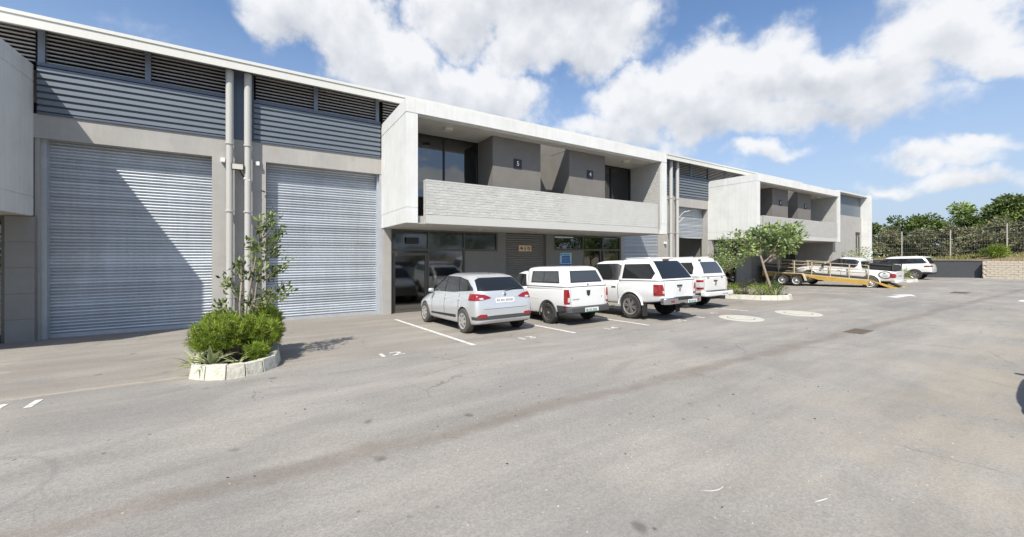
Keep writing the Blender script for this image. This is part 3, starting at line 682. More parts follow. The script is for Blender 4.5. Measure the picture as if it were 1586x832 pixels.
def ground_text(s, x, y, size, rz, label, sx=1):
    me = text_mesh(s, size, 0); me.transform(Matrix.Diagonal((sx, 1, 1, 1)))
    o = put('bay_number', me, M['road_paint'], None, (x, y, gz(x, y)+.005)); o.rotation_euler = (R(-2) if y > yc(x) else 0, 0, rz); tag(o, label, 'road marking', 'painted bay numbers')
ground_text('12', 2.0, 7.55, .42, 0, 'painted number 12 on the asphalt in front of the second roller door', 1.3)
ground_text('13', 5.05, 7.38, .38, 0, 'painted number 13 on the asphalt behind the silver hatchback', 1.3)
ground_text('14', 7.55, 7.18, .36, 0, 'painted number 14 on the asphalt behind the small white pickup', 1.3)
ground_text('15', 10.1, 6.95, .36, 0, 'painted number 15 on the asphalt behind the pickup with alloy wheels', 1.3)
ground_text('16', 12.4, 7.35, .34, 0, 'faint painted number 16 on the asphalt behind the pickup with towbar', 1.3)
ground_text('11', -2.66, 7.45, .46, 0, 'painted number 11 on the asphalt at the left edge of the driveway', 1.3)
# arrow on the far lane
m = MB(); m.prism([(23.6,5.55),(25.2,5.50),(25.2,5.25),(26.2,5.65),(25.2,6.1),(25.2,5.80),(23.8,5.95)], 'z', .003, .006)
tag(put('road_arrow', m, M['road_paint']), 'white arrow painted on the road beyond the far planter', 'road marking')
m = MB().box(26.0, 26.9, 2.30, 2.50, .003, .006)
tag(put('road_mark', m, M['road_paint']), 'short white dash painted on the road at the right edge', 'road marking')
for (x, y, r, lb) in ((12.05, 6.25, .60, 'pale painted manhole slab on the asphalt, the one nearer the parked pickups'), (14.62, 5.78, .64, 'pale painted manhole slab on the asphalt, the one nearer the far planter')):
    e = empty('manhole_cover', (x, y, 0)); tag(e, lb, 'manhole')
    put('surround', MB().lathe([(r,.0),(r,.008),(r*.985,.012),(r*.62,.012)], (0,0,0), 'z', 40), M['manhole'], e, (0,0,0), world=False)
    put('joint', MB().lathe([(r*.62,.0),(r*.62,.0135),(r*.58,.0135)], (0,0,0), 'z', 32), M['iron'], e, (0,0,0), world=False)
    put('lid', MB().lathe([(r*.58,.0),(r*.58,.016),(r*.56,.018)], (0,0,0), 'z', 32).box(-.05,.05,-.02,.02,.012,.0195), M['manhole'], e, (0,0,0), world=False)
def drain(x, y, lx, ly, lb):
    e = empty('drain_grate', (x, y, 0)); tag(e, lb, 'drain')
    put('pit', MB().box(-lx/2,lx/2,-ly/2,ly/2,.001,.003), M['pit_dark'], e, (0,0,0), world=False)  # flat near-black plate under the bars, in place of an open pit
    put('frame', MB().box(-lx/2-.03,lx/2+.03,-ly/2-.03,-ly/2,.0,.012).box(-lx/2-.03,lx/2+.03,ly/2,ly/2+.03,.0,.012).box(-lx/2-.03,-lx/2,-ly/2,ly/2,.0,.012).box(lx/2,lx/2+.03,-ly/2,ly/2,.0,.012), M['iron'], e, (0,0,0), world=False)
    bar = MB().box(-.018, .018, -ly/2, ly/2, .003, .011).mesh('bar'); bar.materials.append(M['iron'])
    n = int(lx/.055)
    for k in range(n): put('bar', bar, None, e, (-lx/2+.035+k*lx/n, 0, 0), world=False)
drain(12.45, 3.62, .72, .30, 'rusty iron drain grate set in the dirty channel of the road')
drain(29.5, 4.6, 1.1, .5, 'distant iron drain grate in the road near the right edge')

# ------------------------------------------------------------------ foliage tools
def leaves_mesh(name, P, D, size, aspect, mat, shade, fold=.25, N=None):
    """P leaf bases (n,3), D leaf directions (n,3); each leaf a folded kite"""
    n = len(P); D = D/np.linalg.norm(D, axis=1)[:, None]
    r = RS.normal(size=(n, 3)) if N is None else N+RS.normal(size=(n,3))*.35
    S = np.cross(D, r); S /= (np.linalg.norm(S, axis=1)[:, None]+1e-6)
    U = np.cross(S, D)
    sz = (size*RS.uniform(.65, 1.25, n))[:, None]
    a = P; b = P+D*sz*.5+S*sz*aspect*.5+U*sz*fold*aspect*.5; c = P+D*sz; d = P+D*sz*.5-S*sz*aspect*.5+U*sz*fold*aspect*.5
    V = np.stack([a, b, c, d], 1).reshape(-1, 3).astype('f4')
    me = bpy.data.meshes.new(name); me.vertices.add(4*n); me.vertices.foreach_set('co', V.ravel())
    tri = (np.arange(n)[:, None]*4+np.array([0,1,2,0,2,3])).astype('i4')
    me.loops.add(6*n); me.loops.foreach_set('vertex_index', tri.ravel()); me.polygons.add(2*n)
    me.polygons.foreach_set('loop_start', np.arange(0, 6*n, 3, dtype='i4')); me.polygons.foreach_set('loop_total', np.full(2*n, 3, 'i4'))
    at = me.attributes.new('shade', 'FLOAT', 'POINT'); at.data.foreach_set('value', np.repeat(np.clip(shade, 0, 1), 4).astype('f4'))
    me.update(calc_edges=True); me.materials.append(mat); return me
def rnd_dirs(n):
    v = RS.normal(size=(n, 3)); return v/np.linalg.norm(v, axis=1)[:, None]
def crown_points(clumps, per, spread=.45):
    P = []; D = []; Sh = []
    for (c, r) in clumps:
        c = np.array(c, float); r = np.array(r if hasattr(r, '__len__') else (r, r, r), float)
        k = int(per*(r.prod())**(2/3)); d = rnd_dirs(k); rad = RS.uniform(spread, 1.05, k)[:, None]
        P.append(c+d*rad*r); D.append(d+rnd_dirs(k)*.8+np.array([0,0,-.15])); tone = RS.uniform(.15, .85)
        Sh.append(np.clip(tone+RS.normal(0, .22, k), 0, 1))
    return np.concatenate(P), np.concatenate(D), np.concatenate(Sh)
def branch(mb_, p, d, length, rad, depth, tips, wob=.25, n=5, split=3, spread=.6):
    pts = [Vector(p)]; dd = Vector(d).normalized()
    for k in range(n):
        dd = (dd+Vector(RS.normal(size=3))*wob*.3+Vector((0,0,.04))).normalized(); pts.append(pts[-1]+dd*length/n)
    rr = [rad*(1-.55*k/n) for k in range(n+1)]
    mb_.tube(pts, rr, 7 if rad > .02 else 5)
    tips.append((pts[-1].copy(), dd.copy()))
    if depth > 0:
        for s in range(split):
            k = random.randint(max(1, n//2), n); q = Vector(RS.normal(size=3)); nd = (dd+(q-dd*q.dot(dd)).normalized()*spread*random.uniform(.6, 1.3)).normalized()
            branch(mb_, pts[k], nd, length*random.uniform(.55, .8), rr[k]*.7, depth-1, tips, wob, n, split, spread)

def planter(name, outline, h, label, zf, soil_h=.10, inset=.16, n_skip=0):
    """kerb stones one by one round an outline; outline is counter-clockwise list of (x,y)"""
    cx_ = sum(p[0] for p in outline)/len(outline); cy_ = sum(p[1] for p in outline)/len(outline)
    e = empty(name, (cx_, cy_, gz(cx_, cy_))); tag(e, label, 'planter')
    pts = [Vector(p) for p in outline]; n = len(pts); inn = []
    for k in range(n):
        a, b_, c_ = pts[k-1], pts[k], pts[(k+1) % n]; t = (c_-a).normalized(); inn.append(b_+Vector((-t.y, t.x))*inset)
    for k in range(n):
        a, b_ = pts[k], pts[(k+1) % n]; ia, ib = inn[k], inn[(k+1) % n]; g = .007
        d = (b_-a).normalized()*g; a2, b2 = a+d, b_-d; ia2, ib2 = ia+d*.8, ib-d*.8
        za, zb_ = zf(a.x, a.y), zf(b_.x, b_.y); lean = .25
        hh = h*random.uniform(.94, 1.05)
        m = MB(); ta, tb = a2.lerp(ia2, lean), b2.lerp(ib2, lean)
        m.v = [(a2.x,a2.y,za-.05),(b2.x,b2.y,zb_-.05),(ib2.x,ib2.y,zb_-.05),(ia2.x,ia2.y,za-.05),(ta.x,ta.y,za+hh),(tb.x,tb.y,zb_+hh),(ib2.x,ib2.y,zb_+hh*.97),(ia2.x,ia2.y,za+hh*.97)]
        m.f = [(0,3,2,1),(4,5,6,7),(0,1,5,4),(1,2,6,5),(2,3,7,6),(3,0,4,7)]; m.m = [0]*6
        put('kerb_stone', m, M['kerb'], e, (0,0,0), bevel=.008)
    core = MB(); ip = [(p.x, p.y) for p in inn]; mid = [pts[k].lerp(inn[k], .62) for k in range(n)]
    core.prism([(p.x, p.y) for p in mid], 'z', gz(cx_, cy_)-.2, gz(cx_, cy_)+soil_h)
    put('soil', core, M['soil'], e, (0,0,0))
    return e
def strap_plant(x, y, z, n, ln, label, mat, group=None, wid=.045, cat='plant', up=.9):
    e = empty('strap_leaf_plant', (x, y, z)); tag(e, label, cat, group)
    for k in range(n):
        a = 2*math.pi*k/n+random.uniform(-.3,.3); el = random.uniform(.35, up); L_ = ln*random.uniform(.7, 1.1); wd = wid*random.uniform(.7,1.2)
        m = MB(); prev = None; p = Vector((0,0,0)); d = Vector((math.cos(a)*math.cos(el*1.4), math.sin(a)*math.cos(el*1.4), math.sin(el*1.4)))
        s = Vector((-math.sin(a), math.cos(a), 0)); vs = []
        for q in range(7):
            t = q/6; wq = wd*(math.sin(math.pi*(.12+.88*(1-t)))*.9+.05) if t > .3 else wd*(.6+.4*t/.3); wq = wd*max(.04, (1-t**2.2))
            vs += [tuple(p-s*wq), tuple(p+Vector((0,0,-wq*.5))), tuple(p+s*wq)]
            p = p+d*L_/6; d = (d+Vector((0,0,-.22))).normalized()
        m.v = vs
        for q in range(6):
            i = q*3; m.f += [(i,i+1,i+4,i+3),(i+1,i+2,i+5,i+4)]; m.m += [0,0]
        me = m.mesh('leaf', True); at = me.attributes.new('shade','FLOAT','POINT')
        base = random.uniform(.2,.8); at.data.foreach_set('value', [min(1, base+(.35 if i % 3 != 1 else -.25)) for i in range(len(vs))])
        put('leaf', me, mat, e, (0,0,0), world=False)
    return e
def needle_bush(x, y, z, rx, ry, h, ros, mat, label, group, seed, size=.075):
    """a mound of tufted shoots, each shoot a rosette of fine needles; with woody stems"""
    rs = np.random.RandomState(seed)
    e = empty('shrub', (x, y, z)); tag(e, label, 'shrub', group)
    P = []; D = []; Sh = []; Nn = []
    stems = MB()
    lobes = [(rs.uniform(-.45,.45)*rx, rs.uniform(-.45,.45)*ry, rs.uniform(.45,.68)*h, rs.uniform(.42,.62)) for _ in range(7)]
    for k in range(ros):
        lb = lobes[rs.randint(7)]; d = rs.normal(size=3); d /= np.linalg.norm(d); d[2] = abs(d[2])*1.1-.35; d /= np.linalg.norm(d)
        c = np.array([lb[0], lb[1], lb[2]])+d*np.array([rx*lb[3], ry*lb[3], h*.42])*rs.uniform(.72, 1.06)
        if c[2] < .02: continue
        up = d*.6+np.array([0,0,.8]); up /= np.linalg.norm(up)
        tone = np.clip(.35+.3*rs.randn()+.25*(c[2]/h), 0, 1); nn = 22
        dr = rs.normal(size=(nn,3))*.62+up; off = rs.uniform(-.05,.03,nn)[:,None]*up
        P.append(c+off); D.append(dr); Sh.append(np.clip(tone+rs.normal(0,.12,nn),0,1))
        if k % 8 == 0: stems.tube([(lb[0]*.15, lb[1]*.15, 0), (lb[0]*.6, lb[1]*.6, lb[2]*.5), tuple(c)], [.014,.009,.004], 4, False)
    P = np.concatenate(P); D = np.concatenate(D); Sh = np.concatenate(Sh)
    put('foliage', leaves_mesh('foliage', P, D, size*1.1, .10, mat, Sh), None, e, (0,0,0), world=False)
    put('stems', stems, M['bark_dark'], e, (0,0,0), world=False)
    return e

# ---- planter 1 (near left)
z1 = lambda X, Y: gz(X, Y)
out1 = [(-1.01,7.70),(-.80,7.47),(-.52,7.33),(-.26,7.36),(-.02,7.50),(.17,7.74),(.24,8.3),(.24,8.9),(.23,9.5),(.20,10.1),(-.3,10.3),(-.88,10.25),(-1.04,9.7),(-1.08,9.05),(-1.08,8.4)]
planter('planter', out1, .21, 'white kerbed planter island in front of the two big roller doors', z1)
for i, (x, y, rx, ry, h, ros, lb) in enumerate([
    (-.60, 8.30, .56, .55, .74, 620, 'bright green needle leaved shrub at the front left of the near planter'),
    (-.08, 8.28, .52, .55, .72, 560, 'bright green needle leaved shrub at the front right of the near planter'),
    (-.66, 9.2, .52, .55, .80, 480, 'bright green needle leaved shrub at the back left of the near planter'),
    (-.05, 9.25, .50, .58, .86, 480, 'bright green needle leaved shrub at the back right of the near planter, behind the tree'),
    (.06, 8.62, .38, .45, .80, 340, 'bright green needle leaved shrub leaning over the right kerb of the near planter'),
    (-.12, 7.80, .26, .20, .32, 150, 'low tuft of needle leaved shrub just inside the front kerb of the near planter')]):
    needle_bush(x, y, gz(x,y)+.08, rx*.84, ry*.9, h, int(ros*1.15), M['leaf_bush'], lb, 'shrubs in the near planter', 100+i)
strap_plant(-.74, 7.80, .10, 22, .50, 'striped strap leaved plant at the front left corner of the near planter', M['strap'], 'strap leaved plants in the near planter', .032)
strap_plant(-.97, 7.98, .10, 14, .42, 'smaller strap leaved plant spilling over the left kerb of the near planter', M['strap'], 'strap leaved plants in the near planter', .026)
strap_plant(-.40, 7.72, .10, 9, .42, 'thin upright strap leaved plant behind the front kerb of the near planter', M['strap'], 'strap leaved plants in the near planter', .016, up=1.05)
strap_plant(-.22, 8.75, .55, 16, .40, 'upright strap leaved plant at the foot of the young tree', M['grass'], 'strap leaved plants in the near planter', .018, up=1.05)
def small_tree(x, y, z, label, stems, tips_extra, leaf, lmat, bmat, per_tip, cat='tree', aspect=.36, whorl=.10):
    e = empty('tree', (x, y, z)); tag(e, label, cat)
    tr = MB(); tips = []
    for (p, d, ln, rad, depth, spl, spr) in stems: branch(tr, p, d, ln, rad, depth, tips, .35, 5, spl, spr)
    put('trunk', tr, bmat, e, (0,0,0), world=False, smooth=True)
    P = []; D = []; S = []
    for (p, d) in tips+tips_extra:
        p = np.array(p); d = np.array(d); k = per_tip
        pos = p+RS.normal(size=(k,3))*whorl; P.append(pos)
        D.append(rnd_dirs(k)+d*.7+(pos-p)*3+np.array([0,0,.05])); t = RS.uniform(.2,.8); S.append(np.clip(t+RS.normal(0,.25,k),0,1))
    put('crown', leaves_mesh('crown', np.concatenate(P), np.concatenate(D), leaf, aspect, lmat, np.concatenate(S)), None, e, (0,0,0), world=False)
    return e
def tips_at(lst): return [(Vector(a), Vector((random.uniform(-.5,.5), random.uniform(-.5,.5), .5))) for a in lst]
# young tree of planter 1: several thin stems, crown of separate leafy branches
T1 = (-.37, 8.62)
def near_tree():
    e = empty('tree', (T1[0], T1[1], gz(*T1)+.08)); tag(e, 'young thin stemmed tree with loose leafy branches in the near planter', 'tree')
    rs = random.Random(5); tr = MB(); tips = []
    rgt = Vector((.846, -.533, 0)); fw = Vector((.533, .846, 0))
    # branch ends: (metres to the right, height, depth) measured off the photograph
    ends = [(.48,2.62,.1),(.40,2.45,-.1),(.62,2.50,.0),(.30,2.30,.1),(.55,2.30,.15),(.20,2.12,-.05),(.42,2.15,0),(.62,2.12,-.1),(.12,1.95,.1),(.34,1.98,-.15),(.55,1.92,.1),
            (-.02,1.72,0),(-.15,1.62,.1),(.22,1.75,.15),(.45,1.72,-.1),(-.28,1.45,0),(-.20,1.36,-.1),(.05,1.52,.1),(.66,1.62,0),(.75,1.68,.1),(.60,1.50,-.1),(.30,1.48,0),
            (.70,1.28,.1),(.82,1.24,0),(.92,1.18,-.05),(.50,1.22,.1),(.60,1.08,-.1),(.35,1.15,.1),(.40,.98,0),(-.10,1.15,.1),(-.35,.98,0),(-.45,.92,.05),(-.25,.88,-.05),(.20,1.0,-.1),(.52,1.62,.2),(.48,1.95,.2),(.66,2.32,.1),(-.02,.85,0)]
    trunks = [[(0,0,0),(.03,.5,0),(.08,1.0,.03),(.16,1.5,.05),(.30,2.1,.03),(.42,2.5,0)], [(.03,0,.05),(.09,.45,.08),(.15,.9,.1),(.22,1.4,.1),(.40,1.9,.1)], [(-.03,0,0),(0,.5,-.04),(.0,1.0,-.05),(.02,1.4,-.03)]]
    W_ = lambda q: rgt*q[0]+fw*q[2]+Vector((0,0,q[1]))
    for t in trunks: tr.tube([W_(q) for q in t], [.024-.0035*k for k in range(len(t))], 8)
    allp = [(q, t) for t in trunks for q in t[1:]]
    for en in ends:
        q = min(allp, key=lambda a: abs(a[0][0]-en[0])*1.2+abs(a[0][1]-(en[1]-.28)))[0]
        a, b_ = W_(q), W_(en); mid = a.lerp(b_, .5)+Vector((0,0,-.05))
        tr.tube([a, mid, b_], [.011,.008,.004], 5); tips.append((mid.lerp(b_, .55), (b_-mid).normalized())); tips.append((b_, (b_-mid).normalized()))
    put('trunk', tr, M['bark'], e, (0,0,0), world=False, smooth=True)
    P = []; D = []; S = []
    for (p, d) in tips:
        p = np.array(p); d = np.array(d); k = 13
        pos = p+RS.normal(size=(k,3))*.045+d*RS.uniform(-.14,.05,k)[:,None]; P.append(pos)
        D.append(rnd_dirs(k)*.85+d*.8+np.array([0,0,.1])); t = RS.uniform(.1,.8); S.append(np.clip(t+RS.normal(0,.28,k),0,1))
    put('crown', leaves_mesh('crown', np.concatenate(P), np.concatenate(D), .108, .38, M['leaf1'], np.concatenate(S)), None, e, (0,0,0), world=False)
near_tree()
# ---- planter 2
out2 = [(18.1,8.55),(18.5,8.05),(19.05,7.85),(19.6,7.95),(20.1,8.3),(20.35,8.9),(20.35,9.7),(20.35,10.5),(20.3,11.3),(20.1,12.0),(19.2,12.3),(18.3,12.0),(18.05,11.2),(18.0,10.3),(18.0,9.4)]
planter('planter', out2, .20, 'white kerbed planter island with the spreading tree, beyond the parked pickups', z1)
def leafy_bush(x, y, z, rx, ry, h, per, mat, label, group, leaf=.07, name='shrub', cat='shrub', asp=.5):
    e = empty(name, (x, y, z)); tag(e, label, cat, group)
    cl = [((RS.uniform(-.5,.5)*rx, RS.uniform(-.5,.5)*ry, RS.uniform(.35,.62)*h), (rx*.45, ry*.45, h*.36)) for _ in range(9)]
    P, D, S = crown_points(cl, per, .5); ok = P[:, 2] > 0
    put('foliage', leaves_mesh('foliage', P[ok], D[ok]+np.array([0,0,.5]), leaf, asp, mat, S[ok]), None, e, (0,0,0), world=False)
    st = MB()
    for k in range(8):
        a = 2*math.pi*k/8; st.tube([(0,0,0),(math.cos(a)*rx*.3, math.sin(a)*ry*.3, h*.4),(math.cos(a)*rx*.6, math.sin(a)*ry*.6, h*.7)], [.02,.012,.005], 4, False)
    put('stems', st, M['bark_dark'], e, (0,0,0), world=False)
    return e
leafy_bush(19.9, 8.75, gz(19.9,8.75)+.1, .62, .62, .72, 2400, M['leaf_bush2'], 'dense rounded dark green shrub at the right end of the far planter', 'shrubs in the far planter', .06)
leafy_bush(18.75, 8.8, gz(18.7,8.8)+.1, .65, .6, .62, 1500, M['leaf_bush'], 'loose bright green shrub at the left end of the far planter', 'shrubs in the far planter', .11, asp=.14)
leafy_bush(18.5, 10.0, gz(18.5,10)+.1, .65, .6, .62, 1200, M['leaf_bush'], 'loose green shrub in the middle of the far planter behind the pickup', 'shrubs in the far planter', .11, asp=.14)
leafy_bush(19.6, 10.0, gz(18.5,10)+.1, .65, .6, .80, 700, M['grass'], 'tall grassy shrub in the far planter behind the tree trunk', 'shrubs in the far planter', .16, asp=.08)
strap_plant(19.3, 8.5, gz(19,8.5)+.1, 18, .6, 'pale strap leaved plant at the foot of the spreading tree', M['strap'], None, .02, up=1.05)
def spreading_tree():
    bx_, by_ = 19.45, 8.75
    e = empty('tree', (bx_, by_, gz(bx_,by_)+.08)); tag(e, 'leaning tree with a wide flat leafy crown in the far planter', 'tree')
    rgt = Vector((.846, -.533, 0)); fw = Vector((.533, .846, 0)); W_ = lambda q: rgt*q[0]+fw*q[2]+Vector((0,0,q[1]))
    tr = MB()
    tr.tube([W_(q) for q in ((.05,0,0),(-.10,.6,0),(-.30,1.2,0),(-.46,1.75,0),(-.60,2.1,0))], [.07,.06,.052,.045,.03], 9)
    cl = []
    hubs = [(-1.25,2.75,0,.30),(-.95,2.45,.2,.42),(-.55,2.75,-.1,.48),(-1.05,2.05,0,.35),(-.5,2.25,.1,.42),(.0,2.95,0,.50),(.1,2.55,.3,.45),(.45,3.05,0,.48),(.85,2.85,.2,.50),(1.05,3.1,0,.34),(.55,2.45,-.1,.52),(.75,2.15,.1,.36),(1.15,2.72,0,.36),(.3,2.0,.1,.35),(.2,2.7,-.4,.45),(-.35,2.95,.3,.38),(.85,2.35,.4,.34),(-1.5,2.9,.1,.16)]
    for (r_, u_, f_, s_) in hubs:
        c = W_((r_, u_, f_)); cl.append((tuple(c), (s_*1.05, s_*1.05, s_*.62)))
        a = W_((-.5,1.85,0)) if r_ < 0.1 else W_((-.12,1.55 if r_ > .6 else 1.9,0)); tr.tube([a, a.lerp(c, .5)+Vector((0,0,-.08)), c], [.03,.02,.008], 6)
    tr.tube([W_((-.40,1.5,0)), W_((-.12,1.7,.05)), W_((.25,2.1,0))], [.035,.028,.02], 7)
    put('trunk', tr, M['bark'], e, (0,0,0), world=False, smooth=True)
    P, D, S = crown_points(cl, 900, .25)
    put('crown', leaves_mesh('crown', P, D+np.array([0,0,.2]), .20, .46, M['leaf2'], S), None, e, (0,0,0), world=False)
spreading_tree()
small_tree(19.75, 11.2, gz(19.7,11.2)+.08, 'small thin tree with pale leaves behind the pickup with the towbar', [((0,0,0),(-.02,.0,1),1.5,.035,2,4,.7), ((0.05,0,0),(.15,-.1,1),1.3,.03,2,4,.7)],
    tips_at([(random.uniform(-.5,.6), random.uniform(-.4,.4), random.uniform(1.2,2.75)) for _ in range(34)]), .13, M['leaf2'], M['bark'], 22)
# ---- planter 3, between trailer and suv
out3 = [(38.3,8.9),(38.9,8.3),(39.8,8.2),(40.6,8.5),(41.0,9.2),(41.0,10.6),(40.2,11.4),(39.0,11.4),(38.3,10.6)]
planter('planter', out3, .22, 'small white kerbed planter between the car trailer and the white suv', z1)
leafy_bush(39.8, 9.1, gz(39,9.1)+.1, .6, .6, .9, 1200, M['leaf_bush'], 'yellow green shrub in the small planter beside the white suv', None, .12, asp=.2)
small_tree(37.9, 10.9, -.1, 'sparse pale flowering shrub against the far end wall', [((0,0,0),(0,0,1),1.6,.03,2,4,.8)], tips_at([(random.uniform(-.8,.8), random.uniform(-.3,.3), random.uniform(1.3,2.5)) for _ in range(22)]), .16, M['strap'], M['bark'], 14, 'shrub')

# ------------------------------------------------------------------ far boundary
XW = 50.0
wl = empty('retaining_wall', (XW, 12, -.2)); tag(wl, 'low charcoal painted retaining wall at the far end of the yard', 'wall')
put('wall_face', bx(XW, XW+.25, 6.5, 32, -.9, 1.36), M['dark_wall'], wl); put('coping', bx(XW-.03, XW+.29, 6.5, 32, 1.36, 1.43), M['dark_wall'], wl)
wl = empty('retaining_wall', (XW-.5, 2, 0)); tag(wl, 'pale sandy block retaining wall at the right edge beyond the road', 'wall')
core = put('wall_core', MB().box(XW-.46, XW+.25, -26, 6.46, -.3, 1.38), M['stone_light'], wl)
row = 0; z = 0.0; bl = {}
cnt = 0; rest = MB()
while z < 1.38:
    y = 6.5-(.2 if row % 2 else 0)
    while y > -25.9:
        y0 = max(y-.40, -26); a, b_ = y0+.012, min(y, 6.5)
        pr = random.choice((0,.012,.02))
        if y > -.5 and cnt < 300 and b_-a > .1:
            key = (round(b_-a,2), pr)
            if key not in bl: m_ = MB().box(-pr, .06, 0, b_-a, 0, .165); bl[key] = m_.mesh('block'); bl[key].materials.append(M['stone_light'])
            put('block', bl[key], None, wl, (XW-.5, a, z)); cnt += 1
        elif b_-a > .03: rest.box(XW-.5-pr, XW-.44, a, b_, z, z+.165)
        y = y0
    z += .178; row += 1
tag(put('blocks', rest, M['stone_light'], wl), kind='stuff')
put('end_face', bx(XW-.5, XW-.002, 6.462, 6.502, -.2, 1.38), M['stone_light'], wl)
# earth bank behind the walls
m = MB(); nx, ny = 16, 60
def bankz(x, y): return 1.30+.045*(x-50.2)+.10*math.sin(y*.9+x*.3)*math.sin(x*.7)+.05*math.sin(y*2.3)+(.35 if y < 8 else .0)*min(1, max(0, (x-50.5)/2))
for i in range(nx+1):
    for j in range(ny+1):
        x = 50.2+i*(120/nx)**1*(.25+.75*i/nx); y = -60+j*2.2; m.v.append((x, y, bankz(min(x,70), y)))
for i in range(nx):
    for j in range(ny): a = i*(ny+1)+j; m.f.append((a,a+ny+1,a+ny+2,a+1)); m.m.append(0)
structure('earth_bank', m, M['earth'], True)
# dry grass along the bank (stuff)
n = 9000; gx = RS.uniform(50.3, 56, n); gy = RS.uniform(-6, 24, n); keep = (np.sin(gy*1.7)+np.sin(gx*2.1+gy*.6)+RS.uniform(-1,1,n)) > -.1
gx, gy = gx[keep], gy[keep]; P = np.stack([gx, gy, np.array([bankz(a, b_) for a, b_ in zip(gx, gy)])-.02], 1)
big = (gy < 6.2); D = rnd_dirs(len(P))*.45+np.array([0,0,1.])
tag(put('grass', leaves_mesh('grass', P, D, .34, .10, M['grass'], RS.uniform(0,1,len(P)))), 'dry yellow grass on the bank above the far retaining walls', 'grass', kind='stuff')
for i, (y, x, lb) in enumerate(((6.3, 52.2, 'green tuft of tall grass on the bank just above the corner of the far walls'), (3.6, 52.6, 'green tuft of tall grass above the pale block wall at the right edge'))):
    leafy_bush(x, y, bankz(x,y)-.05, .9, .9, 1.15, 1300, M['leaf_bush'], lb, None, .32, 'grass_tuft', 'plant', .09)
# concrete fence
fe = empty('fence', (55, 9, bankz(55,9))); tag(fe, 'wire fence with pale concrete posts on the bank', 'fence')
py = [12.5+3.35*k for k in range(5, -8, -1)]
pm = MB().prism([(0,0),(.07,0),(.07,2.75),(.05,2.80),(0,2.80)], 'x', -.035, .035).mesh('post'); pm.materials.append(M['post'])
for y in py: put('post', pm, None, fe, (55, y, bankz(55,y)-.05))
m = MB()
for z in (.15,.6,1.05,1.5,1.95,2.35,2.6,2.8): m.tube([(55, y, bankz(55,y)+z) for y in py], .007, 4)
put('wires', m, M['wire'], fe)
m = MB()
for (a, b_) in zip(py[:-1], py[1:]):
    k = 22
    for q in range(k):
        y = a+(b_-a)*(q+.5)/k; zb_ = bankz(55,y); m.quad((55.01,y-.003,zb_+.1),(55.01,y+.003,zb_+.1),(55.01,y+.003,zb_+2.35),(55.01,y-.003,zb_+2.35))
tag(put('mesh_wires', m, M['wire'], fe), kind='stuff')
# trees behind the fence
def bank_tree(x, y, h, wd, dens, mat, label, leaf=.30, low=.05, trunk=.12, clumps=16, name='tree', seed=0):
    rs = random.Random(seed*31+7)
    e = empty(name, (x, y, bankz(min(x,70), y))); tag(e, label, 'tree' if name == 'tree' else 'shrub', 'trees and scrub behind the fence')
    tr = MB(); tr.tube([(0,0,-.2),(rs.uniform(-.2,.2),rs.uniform(-.2,.2),h*.4),(rs.uniform(-.4,.4),rs.uniform(-.4,.4),h*.8)], [trunk,trunk*.7,trunk*.3], 7)
    cl = []
    for k in range(clumps):
        a = rs.uniform(0, 6.28); u = rs.uniform(low, .90); rr = wd*(.35+.65*math.sin(math.pi*min(1,(u+.15)/1.1)))*rs.uniform(.2,.8); s = wd*rs.uniform(.24,.42)
        c = (math.cos(a)*rr, math.sin(a)*rr, h*u); cl.append((c, (s, s, s*.7)))
        tr.tube([(0,0,h*u*.5),(c[0]*.5,c[1]*.5,h*u*.75),c], [trunk*.35,trunk*.2,.01], 5, False)
    put('trunk', tr, M['bark_dark'], e, (0,0,0), world=False)
    P, D, S = crown_points(cl, dens, .35)
    put('crown', leaves_mesh('crown', P, D, leaf, .5, mat, S), None, e, (0,0,0), world=False)
k = 0
for (x, y, h, wd, mt, lb) in [
    (60, 16.6, 3.9, 1.7, 'leaf_far', 'rounded dark tree behind the fence just right of the building end'),
    (61, 14.2, 4.6, 1.8, 'leaf_far', 'leafy tree behind the first visible fence post'),
    (60.5, 12.0, 4.5, 1.6, 'leaf_far', 'leafy tree behind the fence to the right of the first visible post'),
    (61, 9.7, 5.9, 1.5, 'leaf2', 'tallest airy tree behind the middle fence post'),
    (60, 8.2, 4.2, 1.7, 'leaf_far', 'low dark tree behind the fence right of the middle post'),
    (61, 6.3, 5.4, 2.0, 'leaf_far', 'broad tree behind the fence left of the right hand post'),
    (61, 3.8, 5.9, 2.1, 'leaf_far', 'broad dark tree behind the right hand fence post'),
    (59, 1.3, 6.8, 1.9, 'leaf_far', 'dark tall tree at the right edge of the view behind the fence'),
    (60, -2.2, 6.5, 2.4, 'leaf_far', 'dark tree behind the fence beyond the right edge')]:
    bank_tree(x, y, h, wd*1.25, 620, M[mt], lb, seed=k, clumps=26); k += 1
for (y, lb) in zip((17.0, 14.2, 11.5, 9.0, 6.6, 4.2, 1.8, -1.0), ('beside the building end', 'behind the first visible post', 'between the first and middle posts', 'behind the middle post', 'right of the middle post', 'left of the right hand post', 'behind the right hand post', 'at the right edge')):
    bank_tree(57.2+RS.uniform(-.5,.5), y, 3.3, 1.9, 520, M['leaf_dry'], 'tangled dry scrub just behind the fence '+lb, .24, .02, .05, 20, 'scrub', seed=40+k); k += 1
